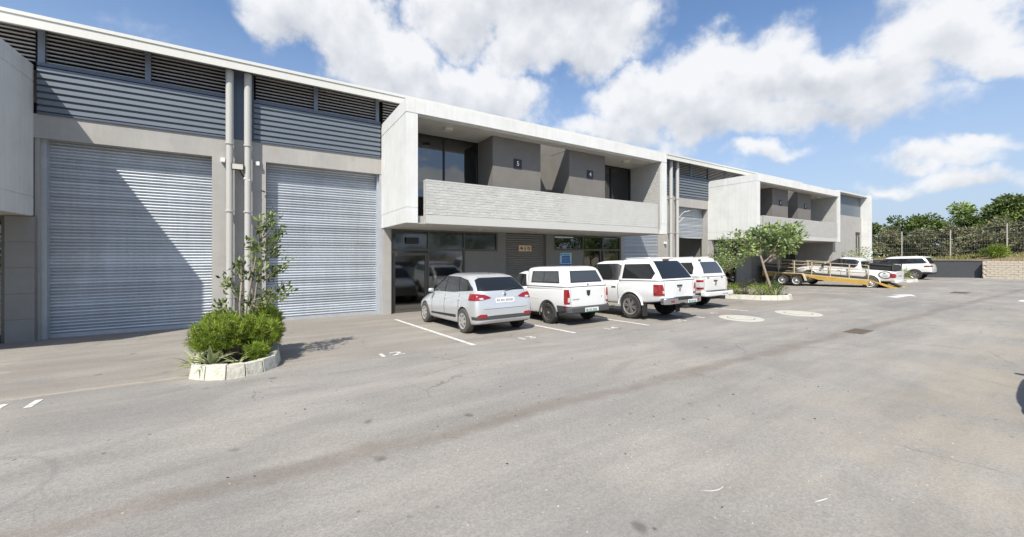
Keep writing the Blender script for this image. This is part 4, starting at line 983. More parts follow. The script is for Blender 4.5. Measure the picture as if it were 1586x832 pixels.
# ------------------------------------------------------------------ vehicles
M['paint_silver'] = material('silver_car_paint', (.56,.575,.585), .33, metal=.4, coat=1, var=.02)
M['paint_white'] = material('white_car_paint', (.68,.685,.675), .30, coat=1, dirt=(.60,.57,.52), dirt_amt=.25, dirt_scale=2.5)
M['paint_white2'] = material('warm_white_car_paint', (.66,.655,.63), .32, coat=1, dirt=(.55,.52,.46), dirt_amt=.3, dirt_scale=2)
M['car_glass'] = material('car_window_glass', (.014,.016,.018), .05, spec=.6)
M['car_glass_grey'] = material('lighter_car_window_glass', (.045,.05,.052), .04, spec=.9, coat=.3)
M['rubber'] = material('tyre_rubber', (.028,.027,.026), .85, var=.2, vscale=8, dirt=(.11,.095,.08), dirt_amt=.5, dirt_scale=6)
M['tyre_dusty'] = material('dusty_tyre_rubber', (.075,.068,.06), .9, var=.2, vscale=8)
M['trim'] = material('black_car_trim', (.022,.022,.023), .6)
M['trim_grey'] = material('grey_bumper_plastic', (.055,.056,.058), .65)
M['red_lens'] = material('red_lamp_lens', (.24,.010,.012), .12, coat=1)
M['dark_red_lens'] = material('dark_red_lamp_lens', (.16,.008,.01), .12, coat=1)
M['clear_lens'] = material('clear_lamp_lens', (.50,.48,.46), .15, coat=1)
M['chrome'] = material('chrome', (.60,.60,.60), .18, metal=1)
M['steel_rim'] = material('dark_steel_wheel', (.075,.072,.07), .5, metal=.2)
M['silver_rim'] = material('silver_wheel', (.50,.49,.47), .35, metal=.5, var=.1)
M['alloy'] = material('machined_alloy', (.42,.40,.38), .3, metal=.7)
M['white_rim'] = material('white_steel_wheel', (.72,.72,.70), .5)
M['plate'] = material('number_plate_white', (.68,.68,.66), .45)
M['plate_green'] = material('number_plate_green', (.08,.34,.20), .5)
M['plate_ink'] = material('number_plate_ink', (.16,.17,.18), .6)
M['yellow_steel'] = material('yellow_trailer_paint', (.52,.33,.07), .55, var=.1, vscale=5, dirt=(.25,.17,.09), dirt_amt=.5, dirt_scale=4)
M['cream_steel'] = material('cream_rail_paint', (.52,.45,.31), .55, var=.1, vscale=5, dirt=(.30,.20,.11), dirt_amt=.5, dirt_scale=6)
M['deck'] = material('trailer_deck_plate', (.07,.065,.06), .6, metal=.3, var=.2)
shop = bpy.data.scenes.new('workshop')
def ev(me, mods):
    """evaluate modifiers on a mesh in the workshop scene; mods is a list of functions(obj)"""
    o = bpy.data.objects.new('w', me); shop.collection.objects.link(o); extra = []
    for f in mods: extra += f(o) or []
    shop.view_layers[0].update(); dg = shop.view_layers[0].depsgraph
    r = bpy.data.meshes.new_from_object(o.evaluated_get(dg)); bpy.data.objects.remove(o)
    for x in extra: bpy.data.objects.remove(x)
    return r
def fix_normals(me):
    bm = bmesh.new(); bm.from_mesh(me); bmesh.ops.recalc_face_normals(bm, faces=bm.faces); bm.to_mesh(me); bm.free(); return me
def boolean(a, b_, op):
    def f(o):
        c = bpy.data.objects.new('c', b_); shop.collection.objects.link(c)
        m = o.modifiers.new('b', 'BOOLEAN'); m.object = c; m.operation = op; m.solver = 'EXACT'; m.material_mode = 'INDEX'; return [c]
    return ev(a, [f])
def subsurf(me, n=2):
    def f(o): m = o.modifiers.new('s', 'SUBSURF'); m.levels = n; m.render_levels = n; return []
    return ev(me, [f])
def grow(me, d):
    n = len(me.vertices); co = np.empty(n*3, 'f4'); no = np.empty(n*3, 'f4'); me.vertices.foreach_get('co', co); me.vertex_normals.foreach_get('vector', no)
    r = me.copy(); r.vertices.foreach_set('co', co+no*d); r.update(); return r
def body_loft(st, crown=.03):
    """st: (y, zb, w_low, w_mid, z_mid, w_top, z_top)"""
    rings = []
    for (y, zb, wl, wm, zm, wt, zt) in st:
        h = [(0,zb),(wl*.6,zb),(wl*.96,zb),(wl,zb+.05),(wm,zm),(wm*.985,zm+(zt-zm)*.55),(wt,zt-.03),(wt*.96,zt),(wt*.55,zt+crown*.8),(0,zt+crown)]
        rings.append([(x,y,z) for x,z in h]+[(-x,y,z) for x,z in h[-2:0:-1]])
    n = len(rings[0]); v = [p for r in rings for p in r]; f = []
    for k in range(len(rings)-1):
        for q in range(n): q2 = (q+1) % n; f.append((k*n+q, k*n+q2, (k+1)*n+q2, (k+1)*n+q))
    # end caps as ladders of quads between the two halves
    for base in (0, (len(rings)-1)*n):
        for q in range(n//2):
            a, b_, c, d = q, q+1, (n-q-1) % n, (n-q) % n
            ids = [base+a, base+b_, base+c, base+d]
            u = []
            for i in ids:
                if i not in u: u.append(i)
            if len(u) > 2: f.append(tuple(u))
    me = bpy.data.meshes.new('b'); me.from_pydata(v, [], f); fix_normals(me)
    return fix_normals(subsurf(me, 2))
def ring_loft(rings, crown=.04, n=56):
    """rings: (z, y_rear, y_front, half_width, squareness)"""
    R_ = list(rings); z, a, b_, w_, p = rings[-1]
    for s, dz in ((.86, .55), (.62, .83), (.32, .96), (.06, 1.0)):
        m_ = (a+b_)/2; R_.append((z+crown*dz, m_+(a-m_)*s, m_+(b_-m_)*s, w_*s, p))
    v = []; f = []
    for (z, a, b_, w_, p) in R_:
        for q in range(n):
            t = 2*math.pi*q/n; c, s = math.cos(t), math.sin(t)
            v.append((w_*math.copysign(abs(c)**(2/p), c), (a+b_)/2+(b_-a)/2*math.copysign(abs(s)**(2/p), s), z))
    for k in range(len(R_)-1):
        for q in range(n): q2 = (q+1) % n; f.append((k*n+q, k*n+q2, (k+1)*n+q2, (k+1)*n+q))
    f.append(tuple(range(n))[::-1]); e = (len(R_)-1)*n; f.append(tuple(range(e, e+n)))
    me = bpy.data.meshes.new('c'); me.from_pydata(v, [], f); return fix_normals(me)
def prism_me(poly, axis, lo, hi, mi=0):
    m = MB(); m.prism(list(poly), axis, lo, hi); me = m.mesh('p'); fix_normals(me)
    return me
def mirror_poly(poly): return [(-x, z) for x, z in poly]
def rect(a, b_, c, d): return [(a,c),(b_,c),(b_,d),(a,d)]
def join_me(lst):
    bm = bmesh.new()
    for m in lst: bm.from_mesh(m)
    me = bpy.data.meshes.new('j'); bm.to_mesh(me); bm.free(); return me
class Car:
    def __init__(s, name, loc, rz, label, cat, pitch=0, group=None):
        s.e = empty(name, loc, rz); s.e.rotation_euler = (pitch, 0, rz); tag(s.e, label, cat, group); s.host = {}
    def add(s, name, me, mat, parent=None, ang=32, bevel=0):
        if isinstance(me, MB): me = me.mesh(name)
        if len(me.vertices) == 0: return None
        smooth_by_angle(me, ang)
        return put(name, me, mat, parent or s.e, (0,0,0), world=False, bevel=bevel)
    def wrap(s, name, host, polys, axis, lo, hi, off, mat, parent=None):
        """a panel that follows the host surface inside an outline"""
        g = grow(s.host[host], off); out = []
        for p in polys: out.append(boolean(g, prism_me(p, axis, lo, hi), 'INTERSECT'))
        me = join_me(out); return s.add(name, me, mat, parent)
    def sides(s, name, host, poly, off, mat, lo=.4, hi=1.3, parent=None):
        r = None
        for sg in (-1, 1):
            r = s.wrap(name, host, [poly], 'x', min(sg*lo, sg*hi), max(sg*lo, sg*hi), off, mat, parent)
        return r
    def corner(s, name, host, poly, y0, y1, off, mat):
        out = []
        for pl in (poly, mirror_poly(poly)): out.append(s.wrap(name, host, [pl], 'y', y0, y1, off, mat))
        return out
    def wheel(s, x, y, z, r, wd, style, sg, mat='rubber', name='wheel'):
        hw = wd/2
        pr = [(r*.62,-hw*.8),(r*.66,-hw),(r*.90,-hw),(r*.975,-hw*.80),(r,-hw*.45),(r,hw*.45),(r*.975,hw*.80),(r*.90,hw),(r*.66,hw),(r*.62,hw*.8)]
        t = MB().lathe(pr, (0,0,0), 'x', 36)
        for k in range(36):   # tread grooves
            a = 2*math.pi*k/36
        o = s.add(name, t, M[mat], None, 30); o.location = (x, y, z)
        f = sg*hw
        def X(v): return f-sg*v
        def ring(r0, r1, xa, xb, n=36): return [(r0, X(xa)), (r1, X(xb))]
        rim = MB(); R_ = r*.655
        ro = lambda nm, m, mt: (lambda q: q)(put(nm, (smooth_by_angle(m.mesh(nm), 35)), M[mt], o, (0,0,0), world=False))
        def annulus(m, r0, r1, xa, xb):
            n = 32
            for k in range(n):
                a, b_ = 2*math.pi*k/n, 2*math.pi*(k+1)/n
                m.quad(*[(X(xx), rr*math.cos(t_), rr*math.sin(t_)) for rr, xx, t_ in ((r0,xa,a),(r1,xb,a),(r1,xb,b_),(r0,xa,b_))])
        annulus(rim, R_*1.0, R_*.90, -.004, .012); annulus(rim, R_*.90, R_*.86, .012, .05)
        back = MB(); annulus(back, R_*.88, .01, .055, .055); ro('brake_disc', back, 'black')
        if style == 'hubcap':
            annulus(rim, R_*.93, R_*.42, .012, -.004); annulus(rim, R_*.42, .005, -.004, -.010)
            ro('rim', rim, 'silver_rim'); h = MB()
            for k in range(7):
                a = 2*math.pi*k/7; 
                h.quad(*[(X(xx-.006), rr*math.cos(t_), rr*math.sin(t_)) for rr, t_, xx in ((R_*.50,a-.13,-.002),(R_*.80,a-.17,.005),(R_*.80,a+.17,.005),(R_*.50,a+.13,-.002))])
            ro('rim_openings', h, 'trim_grey')
        elif style in ('steel_dark', 'white_steel'):
            mt = 'steel_rim' if style == 'steel_dark' else 'white_rim'
            annulus(rim, R_*.87, R_*.62, .05, .018); annulus(rim, R_*.62, R_*.36, .018, .03); annulus(rim, R_*.36, .2*R_, .03, -.006); annulus(rim, .2*R_, .003, -.006, -.008)
            ro('rim', rim, mt); h = MB()
            for k in range(8):
                a = 2*math.pi*k/8
                h.quad(*[(X(xx-.003), rr*math.cos(t_), rr*math.sin(t_)) for rr, t_, xx in ((R_*.66,a-.11,.022),(R_*.80,a-.11,.041),(R_*.80,a+.11,.041),(R_*.66,a+.11,.022))])
            ro('rim_openings', h, 'black')
        else:
            for k in range(6):
                a = 2*math.pi*k/6+.2
                for da in (-.15, .15):
                    ca, sa = math.cos(a+da), math.sin(a+da); tx = (-sa*.017, ca*.017); c0 = R_*.18; c1 = R_*.90
                    p = lambda rr, s_, xx: (X(xx), rr*ca+s_*tx[0], rr*sa+s_*tx[1])
                    rim.quad(p(c0,-1,.0), p(c1,-1,.006), p(c1,1,.006), p(c0,1,.0)); rim.quad(p(c0,-1,.0), p(c0,-1.4,.04), p(c1,-1.4,.045), p(c1,-1,.006)); rim.quad(p(c0,1,.0), p(c1,1,.006), p(c1,1.4,.045), p(c0,1.4,.04))
            annulus(rim, R_*.26, .003, .0, -.006); ro('rim', rim, 'alloy')
        return o
    def build_body(s, st, paint, wheels, ra, depth=.30, cut=None, name='body'):
        b_ = body_loft(st); b_.materials.append(None); b_.materials.append(None)
        cutters = []
        for (y, z, half) in wheels:
            for sg in (-1, 1):
                m = MB(); m.mi = 1; m.lathe([(ra, sg*(half-depth)), (ra, sg*(half+.4))], (0,y,z), 'x', 40); c = m.mesh('c'); fix_normals(c); cutters.append(c)
                # open the arch downwards
        if cut: 
            for (x0,x1,y0,y1,z0,z1) in cut:
                m = MB(); m.mi = 1; m.box(x0,x1,y0,y1,z0,z1); c = m.mesh('c'); fix_normals(c); cutters.append(c)
        s.host['body'] = b_.copy()
        for c in cutters:
            c.materials.append(None); c.materials.append(None); b_ = boolean(b_, c, 'DIFFERENCE')
        s.host['cutbody'] = b_
        zmin = min(v.co.z for v in b_.vertices)
        me = b_.copy(); me.materials.clear(); me.materials.append(M[paint]); me.materials.append(M['trim'])
        for p in me.polygons:
            if p.normal.z < -.75 and p.center.z < zmin+.25: p.material_index = 1
        smooth_by_angle(me, 40); o = bpy.data.objects.new(name, me); COL.objects.link(o); o.parent = s.e; s.body = o; return o
    def build_cabin(s, key, name, rings, paint, crown=.04, droop=0):
        c = ring_loft(rings, crown)
        for v in c.vertices:
            if droop and v.co.y < 0 and v.co.z > 1.05: v.co.z -= droop*v.co.y**2*min(1, (v.co.z-1.05)/.35)
        s.host[key] = c; return s.add(name, c.copy(), M[paint], None, 40)
    def plate(s, x0, x1, z0, z1, host, y0, y1, off, green=False, yflat=None):
        if yflat is not None: p = s.add('number_plate', MB().box(x0,x1,yflat-.012,yflat,z0,z1), M['plate'])
        else: p = s.wrap('number_plate', host, [rect(x0,x1,z0,z1)], 'y', y0, y1, off, M['plate'])
        m = []; x = x0+.03; k = 0
        while x < x1-.05:
            wch = random.choice((.028,.034,.022)); m.append((x, x+wch)); x += wch+.014; k += 1
            if k in (2, 5): x += .022
        zz0, zz1 = z0+(z1-z0)*.25, z0+(z1-z0)*.75
        if yflat is not None:
            mm = MB()
            for a, b_ in m: mm.box(a, b_, yflat-.015, yflat-.012, zz0, zz1)
            s.add('plate_marks', mm, M['plate_ink'], p)
            if green: s.add('plate_band', MB().box(x0+.02,x1-.02,yflat-.0145,yflat-.012,z0+.004,zz0-.006).box(x0+.02,x0+.09,yflat-.0146,yflat-.012,zz0,zz1), M['plate_green'], p)
        else: s.wrap('plate_marks', host, [rect(a,b_,zz0,zz1) for a, b_ in m], 'y', y0, y1, off+.003, M['plate_ink'], p)
    def mirrors(s, x, y, z, mat, w_=.18, h=.13):
        for sg in (-1, 1):
            m = MB().box(sg*x-w_/2, sg*x+w_/2, y-.06, y+.06, z-h/2, z+h/2); o = s.add('side_mirror', m, M[mat], None, 30, .035)
            s.add('mirror_arm', MB().tube([(sg*(x-.14*1), y, z-.03),(sg*x, y, z-.02)], .018, 6), M['trim'], o)
    def arch_trim(s, half, y, z, ra, mat, th=.03, a0=-12, a1=192):
        for sg in (-1, 1):
            pts = []
            for k in range(25):
                a = R(a0+(a1-a0)*k/24); pts.append((sg*half, y+math.cos(a)*ra, z+math.sin(a)*ra))
            o = s.add('wheel_arch_trim', MB().tube(pts, th, 6), M[mat], None, 50)

def silver_hatch():
    x, y = 4.985, 10.22
    c = Car('hatchback_car', (x, y, gz(x, y)+.0), R(1.5), 'silver five door hatchback parked nearest the glass entrance', 'car', pitch=R(-2.0))
    WR, FR = -1.285, 1.285
    st = [(-1.985,.36,.58,.64,.48,.56,.60),(-1.955,.30,.74,.79,.50,.74,.72),(-1.90,.25,.79,.84,.52,.78,.97),(-1.80,.23,.81,.858,.55,.79,1.03),(-1.5,.20,.82,.866,.58,.80,1.03),(-.8,.20,.82,.862,.56,.805,.985),(.2,.20,.82,.862,.54,.80,.955),(.9,.20,.82,.862,.52,.775,.93),(1.3,.20,.82,.86,.52,.72,.88),(1.7,.22,.80,.83,.50,.66,.80),(1.9,.25,.72,.76,.46,.60,.70),(1.99,.30,.58,.60,.44,.50,.58)]
    c.build_body(st, 'paint_silver', [(WR,.31,.86),(FR,.31,.86)], .352)
    c.build_cabin('cab', 'cabin', [(.88,-1.93,1.14,.80,7),(1.0,-1.90,1.0,.795,7),(1.08,-1.86,.86,.78,7),(1.22,-1.74,.60,.74,6.5),(1.36,-1.60,.36,.685,6),(1.43,-1.50,.22,.65,5.2),(1.455,-1.42,.10,.61,4.6)], 'paint_silver', .055, .024)
    c.sides('window_seal', 'cab', [(.92,.985),(.34,1.375),(-.05,1.42),(-.8,1.40),(-1.28,1.32),(-1.60,1.13),(-1.66,1.07),(-.6,1.0)], .003, M['trim'])
    for nm, p in (('front_window', [(.78,1.0),(.31,1.345),(-.10,1.392),(-.10,1.005)]), ('rear_window', [(-.17,1.005),(-.17,1.392),(-.78,1.378),(-.98,1.03)]), ('quarter_window', [(-1.05,1.04),(-.87,1.368),(-1.24,1.30),(-1.50,1.14),(-1.54,1.08)])):
        c.sides(nm, 'cab', p, .006, M['car_glass'])
    c.wrap('tailgate_glass', 'cab', [[(-.69,1.06),(.69,1.06),(.61,1.32),(.52,1.365),(-.52,1.365),(-.61,1.32)]], 'y', -2.2, -1.0, .006, M['car_glass'])
    c.wrap('windscreen', 'cab', [[(-.68,1.0),(.68,1.0),(.56,1.40),(-.56,1.40)]], 'y', .05, 1.4, .006, M['car_glass'])
    c.wrap('rear_spoiler', 'cab', [rect(-.50,.50,1.378,1.415)], 'y', -2.2, -1.0, .016, M['paint_silver'])
    c.wrap('brake_lamp', 'cab', [rect(-.12,.12,1.382,1.400)], 'y', -2.2, -1.0, .020, M['clear_lens'])
    c.corner('tail_lamp', 'body', [(.40,.905),(.43,.875),(.62,.85),(.92,.83),(.92,.975),(.80,1.0),(.57,.975),(.43,.95)], -2.1, -1.58, .008, M['red_lens'])
    c.corner('lamp_highlight', 'body', [(.60,.862),(.70,.855),(.74,.895),(.63,.905)], -2.1, -1.6, .010, M['clear_lens'])
    c.wrap('tailgate_recess', 'body', [[(-.34,.75),(.34,.75),(.36,.90),(-.36,.90)]], 'y', -2.2, -1.7, .002, M['paint_silver'])
    c.wrap('tailgate_handle', 'body', [rect(-.36,.36,.895,.918)], 'y', -2.2, -1.7, .004, M['trim'])
    c.plate(-.27,.27,.765,.88,'body',-2.2,-1.7,.007)
    c.wrap('bumper_insert', 'body', [[(-.84,.37),(.84,.37),(.86,.45),(.3,.465),(-.3,.465),(-.86,.45)]], 'y', -2.2, -1.72, .004, M['trim_grey'])
    c.corner('bumper_reflector', 'body', [(.52,.42),(.74,.42),(.80,.47),(.72,.51),(.55,.505)], -2.2, -1.75, .009, M['red_lens'])
    c.wrap('tailgate_seam', 'body', [rect(-.62,.62,.625,.633)], 'y', -2.2, -1.7, .0025, M['trim_grey'])
    for yy in (.72, -.155, -1.03): c.sides('door_seam', 'body', rect(yy-.007, yy+.007, .30, .97), .0025, M['trim_grey'], .6)
    c.sides('sill_trim', 'body', [(-.85,.36),(.80,.34),(.80,.385),(-.85,.43)], .010, M['trim'], .6)
    for yy in (-.05, -.93): c.sides('door_handle', 'body', rect(yy-.19, yy-.03, .825, .855), .020, M['paint_silver'], .6)
    c.mirrors(.90, .64, 1.01, 'paint_silver', .15, .11)
    c.add('wiper', MB().tube([(.0,-1.905,1.07),(.30,-1.88,1.10),(.34,-1.875,1.105)], .012, 5), M['trim'])
    c.add('badge', MB().lathe([(.04,-1.93),(.04,-1.90)], (0,0,.965), 'y', 16), M['chrome'])
    c.add('aerial', MB().tube([(0,-1.10,1.45),(0,-1.20,1.52)], .008, 5), M['trim'])
    for yy in (WR, FR):
        for sg in (-1, 1): c.wheel(sg*.765, yy, .31, .31, .195, 'hubcap', sg, 'tyre_dusty' if sg < 0 else 'rubber')
silver_hatch()

def pickup(name, x, y, rz, label, L_=5.2, hw=.905, cab=None, canopy=None, spec=None, pitch=R(-1.8), z=None):
    c = Car(name, (x, y, gz(x, y) if z is None else z), rz, label, 'pickup', pitch=pitch)
    return c
def hilux_body(c, paint, arch_r=.44, wheels=(-1.40, 1.68), cut=None, zr=.385):
    st = [(-2.47,.60,.78,.84,.78,.83,1.10),(-2.455,.57,.83,.885,.80,.865,1.13),(-2.2,.52,.85,.905,.80,.875,1.145),(-1.5,.46,.86,.925,.80,.88,1.145),(-.9,.43,.86,.91,.78,.865,1.13),(0,.42,.86,.905,.78,.86,1.11),(.9,.42,.86,.905,.78,.85,1.09),(1.2,.42,.86,.91,.78,.82,1.08),(1.8,.45,.86,.925,.78,.76,1.04),(2.3,.50,.82,.88,.75,.70,.95),(2.5,.52,.74,.80,.72,.64,.88),(2.62,.56,.60,.64,.70,.55,.80)]
    c.build_body(st, paint, [(wheels[0], zr, .92), (wheels[1], zr, .92)], arch_r, .32, cut)
    for yw in wheels:
        # bulged wheel arch lip
        for sg in (-1, 1):
            pts = [(sg*.905, yw+math.cos(R(a))*(arch_r+.012), zr+math.sin(R(a))*(arch_r+.012)) for a in range(5, 176, 8)]
            c.add('wheel_arch', MB().tube(pts, .034, 8), M[paint], None, 60)
CAB = [(1.04,-.98,1.32,.85,9),(1.13,-.96,1.20,.845,9),(1.30,-.93,.92,.80,8),(1.50,-.90,.62,.745,7),(1.66,-.86,.38,.70,6.5),(1.73,-.82,.22,.665,6),(1.755,-.76,.12,.63,5.5)]
def cab_windows(c, extended=False):
    c.sides('window_seal', 'cab', [(1.10,1.16),(.42,1.635),(.25,1.69),(-.75,1.69),(-.86,1.62),(-.86,1.16)] if not extended else [(1.10,1.16),(.42,1.635),(.25,1.69),(-.60,1.69),(-.76,1.60),(-.70,1.30),(-.60,1.18)], .003, M['trim'])
    c.sides('front_window', 'cab', [(.96,1.18),(.40,1.60),(.24,1.66),(.16,1.66),(.10,1.18)], .006, M['car_glass'])
    c.sides('rear_window', 'cab', [(.02,1.18),(.08,1.66),(-.60,1.66),(-.72,1.50),(-.70,1.32),(-.55,1.18)] if not extended else [(-.02,1.20),(.05,1.65),(-.52,1.65),(-.66,1.55),(-.56,1.24)], .006, M['car_glass'])
    c.wrap('windscreen', 'cab', [[(-.72,1.16),(.72,1.16),(.60,1.68),(-.60,1.68)]], 'y', .0, 1.6, .006, M['car_glass'])
def doors(c, ys, hs, z0=.52, z1=1.10):
    for yy in ys: c.sides('door_seam', 'body', rect(yy-.008, yy+.008, z0, z1), .003, M['trim_grey'], .6)
    for yy in hs: c.sides('door_handle', 'body', rect(yy-.10, yy+.07, .945, .978), .022, M['chrome'], .6)
def alloy_pickup():
    x, y = 10.27, 9.55
    c = Car('double_cab_pickup', (x, y, gz(x, y)), R(1), 'white double cab pickup with canopy, alloy wheels and chrome bumper', 'pickup', pitch=R(-2))
    hilux_body(c, 'paint_white'); c.build_cabin('cab', 'cabin', CAB, 'paint_white', .045); cab_windows(c)
    can = [(1.10,-2.46,-.88,.875,14),(1.16,-2.455,-.88,.875,14),(1.20,-2.43,-.88,.855,14),(1.45,-2.27,-.88,.80,11),(1.68,-2.10,-.88,.745,9),(1.76,-2.02,-.88,.71,8),(1.79,-1.95,-.90,.67,7)]
    cn = c.build_cabin('can', 'canopy', can, 'paint_white', .045)
    c.sides('canopy_window', 'can', [(-1.06,1.22),(-1.10,1.66),(-2.02,1.66),(-2.25,1.38),(-2.16,1.22)], .006, M['car_glass'], parent=cn)
    c.wrap('canopy_rear_glass', 'can', [[(-.72,1.22),(.72,1.22),(.60,1.74),(-.60,1.74)]], 'y', -2.8, -1.7, .006, M['car_glass'], cn)
    c.wrap('canopy_seam', 'can', [rect(-.95,.95,1.152,1.174)], 'y', -2.8, -.8, .004, M['trim_grey'], cn)
    c.add('third_brake_lamp', MB().box(-.14,.14,-2.07,-2.02,1.765,1.795), M['dark_red_lens'])
    for sg in (-1, 1): c.add('roof_rail', MB().box(sg*.50-.02,sg*.50+.02,-1.85,-.95,1.835,1.855), M['white'], None, 30, .008)
    c.corner('tail_lamp', 'body', [(.70,.74),(.95,.74),(.95,1.06),(.78,1.06),(.74,.95)], -2.8, -2.24, .012, M['red_lens'])
    c.corner('reversing_lamp', 'body', [(.70,.80),(.78,.80),(.80,.88),(.72,.88)], -2.8, -2.30, .016, M['clear_lens'])
    c.wrap('tailgate_seam', 'body', [rect(-.70,-.692,.66,1.12), rect(.692,.70,.66,1.12), rect(-.7,.7,.655,.663)], 'y', -2.8, -2.3, .003, M['trim_grey'])
    c.add('tailgate_handle', MB().box(-.11,.11,-2.505,-2.46,.985,1.03), M['trim'], None, 30, .01)
    c.add('badge', MB().lathe([(.04,-2.50),(.04,-2.46)], (0,0,.90), 'y', 14), M['chrome'])
    b_ = c.add('rear_bumper', MB().prism([(-.88,-2.44),(-.88,-2.58),(-.78,-2.66),(.78,-2.66),(.88,-2.58),(.88,-2.44)], 'z', .50, .68), M['chrome'], None, 30, .03)
    c.add('bumper_step', MB().box(-.34,.34,-2.665,-2.50,.60,.686), M['trim'], b_)
    c.add('bumper_reflector', MB().box(-.66,-.52,-2.67,-2.655,.55,.61).box(.52,.66,-2.67,-2.655,.55,.61), M['red_lens'], b_)
    c.plate(.10,.54,.50,.60,None,0,0,0,True,-2.672)
    c.add('tow_hitch', MB().box(-.08,.08,-2.72,-2.4,.36,.44).tube([(0,-2.70,.44),(0,-2.70,.50)], .02, 8), M['trim'], None, 30, .01)
    doors(c, (.95, .03, -.92), (.16, -.74))
    for sg in (-1, 1): c.add('mudflap', MB().box(sg*.80-.11, sg*.80+.11, -1.86, -1.84, .12, .46), M['trim'])
    c.mirrors(1.0, .95, 1.20, 'paint_white', .20, .20)
    for yy in (-1.40, 1.68):
        for sg in (-1, 1): c.wheel(sg*.80, yy, .385, .385, .255, 'alloy', sg)
alloy_pickup()
def towbar_pickup():
    x, y = 13.85, 10.55
    c = Car('double_cab_pickup', (x, y, gz(x, y)), R(1), 'white double cab pickup with canopy, white bumper and towbar, rightmost of the parked row', 'pickup', pitch=R(-2))
    hilux_body(c, 'paint_white2'); c.build_cabin('cab', 'cabin', CAB, 'paint_white2', .045); cab_windows(c)
    can = [(1.10,-2.46,-.88,.875,14),(1.16,-2.455,-.88,.875,14),(1.20,-2.43,-.88,.86,14),(1.45,-2.35,-.88,.815,11),(1.72,-2.20,-.88,.76,9),(1.80,-2.12,-.88,.72,8),(1.83,-2.05,-.90,.68,7)]
    cn = c.build_cabin('can', 'canopy', can, 'paint_white2', .045)
    c.sides('canopy_window', 'can', [(-1.02,1.26),(-1.04,1.68),(-2.05,1.68),(-2.14,1.5),(-2.12,1.26)], .006, M['car_glass'], parent=cn)
    c.wrap('canopy_rear_glass', 'can', [[(-.62,1.28),(.62,1.28),(.56,1.64),(.50,1.70),(-.50,1.70),(-.56,1.64)]], 'y', -2.8, -1.9, .006, M['car_glass_grey'], cn)
    c.wrap('canopy_seam', 'can', [rect(-.95,.95,1.152,1.174)], 'y', -2.8, -.8, .004, M['trim_grey'], cn)
    for sg in (-1, 1):
        c.add('hinge', MB().box(sg*.52-.04, sg*.52+.04, -2.24, -2.17, 1.745, 1.79), M['trim'], cn); c.add('latch', MB().box(sg*.45-.05, sg*.45+.05, -2.475, -2.44, 1.10, 1.135), M['trim'], cn)
        c.add('roof_rail', MB().box(sg*.52-.02,sg*.52+.02,-1.95,-.95,1.87,1.89), M['white'], None, 30, .008)
    lm = c.corner('tail_lamp', 'body', [(.72,.70),(.95,.70),(.95,1.08),(.75,1.08)], -2.8, -2.26, .010, M['clear_lens'])
    c.corner('brake_lens', 'body', [(.76,.98),(.95,.98),(.95,1.05),(.76,1.05)], -2.8, -2.28, .015, M['red_lens'])
    c.corner('brake_lens', 'body', [(.76,.72),(.95,.72),(.95,.79),(.76,.79)], -2.8, -2.28, .015, M['red_lens'])
    c.wrap('tailgate_seam', 'body', [rect(-.70,-.692,.66,1.12), rect(.692,.70,.66,1.12), rect(-.7,.7,.655,.663)], 'y', -2.8, -2.3, .003, M['trim_grey'])
    c.add('tailgate_handle', MB().box(-.10,.10,-2.505,-2.46,.985,1.03), M['trim'], None, 30, .01)
    c.add('badge', MB().lathe([(.055,-2.49),(.055,-2.46)], (0,0,.90), 'y', 14), M['chrome'])
    b_ = c.add('rear_bumper', MB().prism([(-.90,-2.42),(-.90,-2.60),(-.82,-2.68),(.82,-2.68),(.90,-2.60),(.90,-2.42)], 'z', .47, .64), M['paint_white2'], None, 30, .035)
    c.add('bumper_step', MB().box(-.62,.62,-2.66,-2.47,.635,.652), M['trim'], b_)
    c.plate(.0,.42,.49,.59,None,0,0,0,False,-2.692)
    c.add('towbar', MB().box(-.5,.5,-2.55,-2.45,.36,.44).box(-.04,.04,-2.80,-2.45,.36,.43).tube([(0,-2.78,.40),(0,-2.80,.50)], .025, 8), M['trim'], None, 30, .01)
    doors(c, (.95, .03, -.92), (.16, -.74))
    c.mirrors(1.0, .95, 1.20, 'paint_white2', .20, .20)
    for yy in (-1.40, 1.68):
        for sg in (-1, 1): c.wheel(sg*.80, yy, .385, .385, .255, 'alloy', sg)
towbar_pickup()
